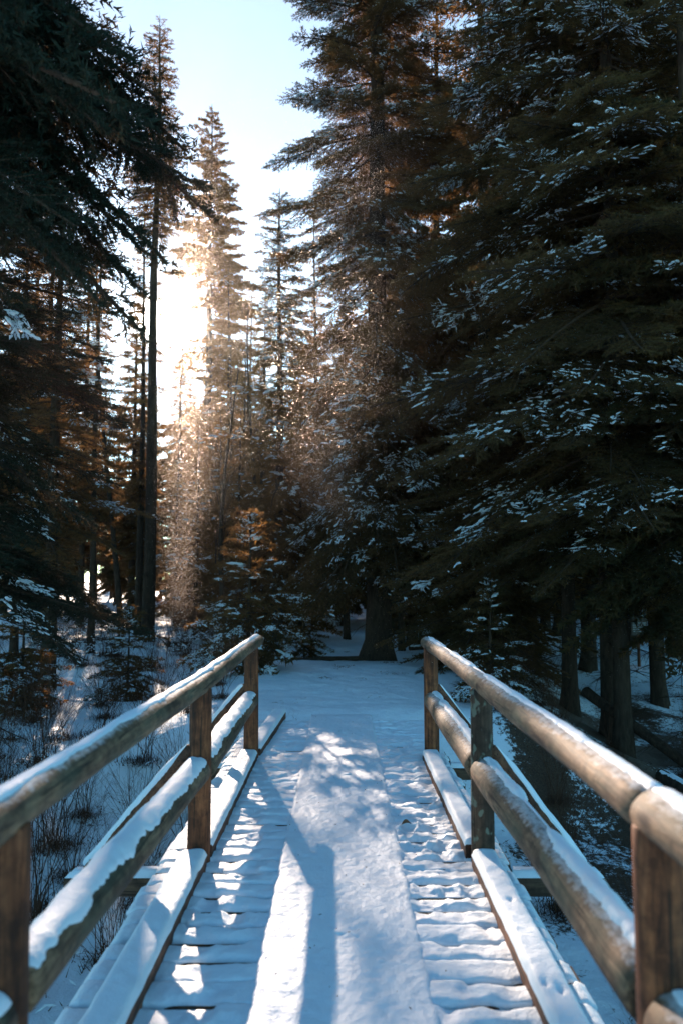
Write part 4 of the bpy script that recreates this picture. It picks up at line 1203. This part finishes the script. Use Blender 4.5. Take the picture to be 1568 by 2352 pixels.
# crumbs on the trodden bridge and path
n = 260
lx = rl.normal(.1, .5, n); ly = rl.uniform(3, 16, n)
lz = np.where(ly < 10.5, .062, ground_z(lx, ly) + .03)
a = rl.uniform(0, 6.28, n); l = rl.uniform(.003, .014, n)
c0 = np.stack([lx, ly, lz], -1); D = np.stack([np.cos(a), np.sin(a), 0 * a], -1) * l[:, None]; W = np.stack([-np.sin(a), np.cos(a), .4 + 0 * a], -1) * .003
V_ = np.stack([c0 - D, c0 + W, c0 + D, c0 - W], 1).reshape(-1, 3)
link('needle_litter', mesh_np('needle_litter', V_, np.arange(len(V_)).reshape(-1, 4), M_SHRUB), kind='stuff')

# ------------------------------------------------------------------ frosty air
m = bpy.data.materials.new('frosty_air'); m.use_nodes = True; nt = m.node_tree; nt.nodes.clear()
out = nt.nodes.new('ShaderNodeOutputMaterial'); pv = nt.nodes.new('ShaderNodeVolumePrincipled')
pv.inputs['Density'].default_value = .00013; pv.inputs['Anisotropy'].default_value = .87; pv.inputs['Color'].default_value = (1, .97, .94, 1)
nt.links.new(pv.outputs[0], out.inputs['Volume'])
gmin = min(v.co.z for v in g_obj.data.vertices)
hz = link('haze', box(-330, 330, -70, 430, gmin - 1, 28.5, 0), kind='stuff'); hz.data.materials.append(m)

# ------------------------------------------------------------------ powder snow drifting through the air
rd = np.random.default_rng(123)
def cloud(pts, n, dspread):
    """pts: list of (xd, yd, half width px, depth)"""
    q = np.array(pts, float); t = rd.random(n) * (len(q) - 1); i = t.astype(int); f = (t - i)[:, None]
    c = q[i] * (1 - f) + q[i + 1] * f
    xd = c[:, 0] + rd.normal(0, 1, n) * c[:, 2]; yd = c[:, 1] + rd.normal(0, 25, n); dp = c[:, 3] + rd.normal(0, dspread, n)
    return np.array([at(a, b, max(6.5, d)) for a, b, d in zip(xd, yd, dp)])
D_ = [cloud([(500, 330, 38, 14), (455, 520, 30, 13), (440, 700, 24, 12.5), (425, 900, 30, 12), (430, 1080, 34, 11.5), (415, 1250, 24, 11), (410, 1400, 22, 11)], 50000, .8),
      cloud([(480, 900, 40, 12), (500, 1050, 60, 12), (430, 1200, 40, 12)], 14000, 1.0),
      cloud([(850, 260, 60, 9.6), (820, 420, 75, 9.6), (800, 600, 95, 9.5), (790, 800, 90, 9.4), (770, 930, 70, 9.4), (735, 1060, 48, 9.3), (770, 1180, 40, 9.3)], 52000, .6),
      cloud([(720, 600, 150, 13), (760, 900, 170, 13), (800, 1200, 160, 12)], 16000, 1.6)]
n = 16000
D_.append(np.array([at(a, b, c) for a, b, c in zip(rd.uniform(480, 1568, n), rd.uniform(200, 1560, n), rd.uniform(7, 14, n))]))
Pd = np.concatenate(D_); Pd = Pd[Pd[:, 2] > .3]
n = len(Pd)
sz = rd.lognormal(math.log(.0022), .30, n)[:, None]
A = rd.normal(size=(n, 3)); A /= np.linalg.norm(A, axis=1)[:, None]
B = np.cross(A, rd.normal(size=(n, 3))); B /= np.linalg.norm(B, axis=1)[:, None]
V_ = np.stack([Pd - A * sz, Pd + B * sz, Pd + A * sz], 1).reshape(-1, 3)
ds = link('drifting_snow', mesh_np('drifting_snow', V_, np.arange(len(V_)).reshape(-1, 3), M_DUST), kind='stuff')
ds['label'] = 'veils of fine powder snow drifting in the sunlight between the trees'
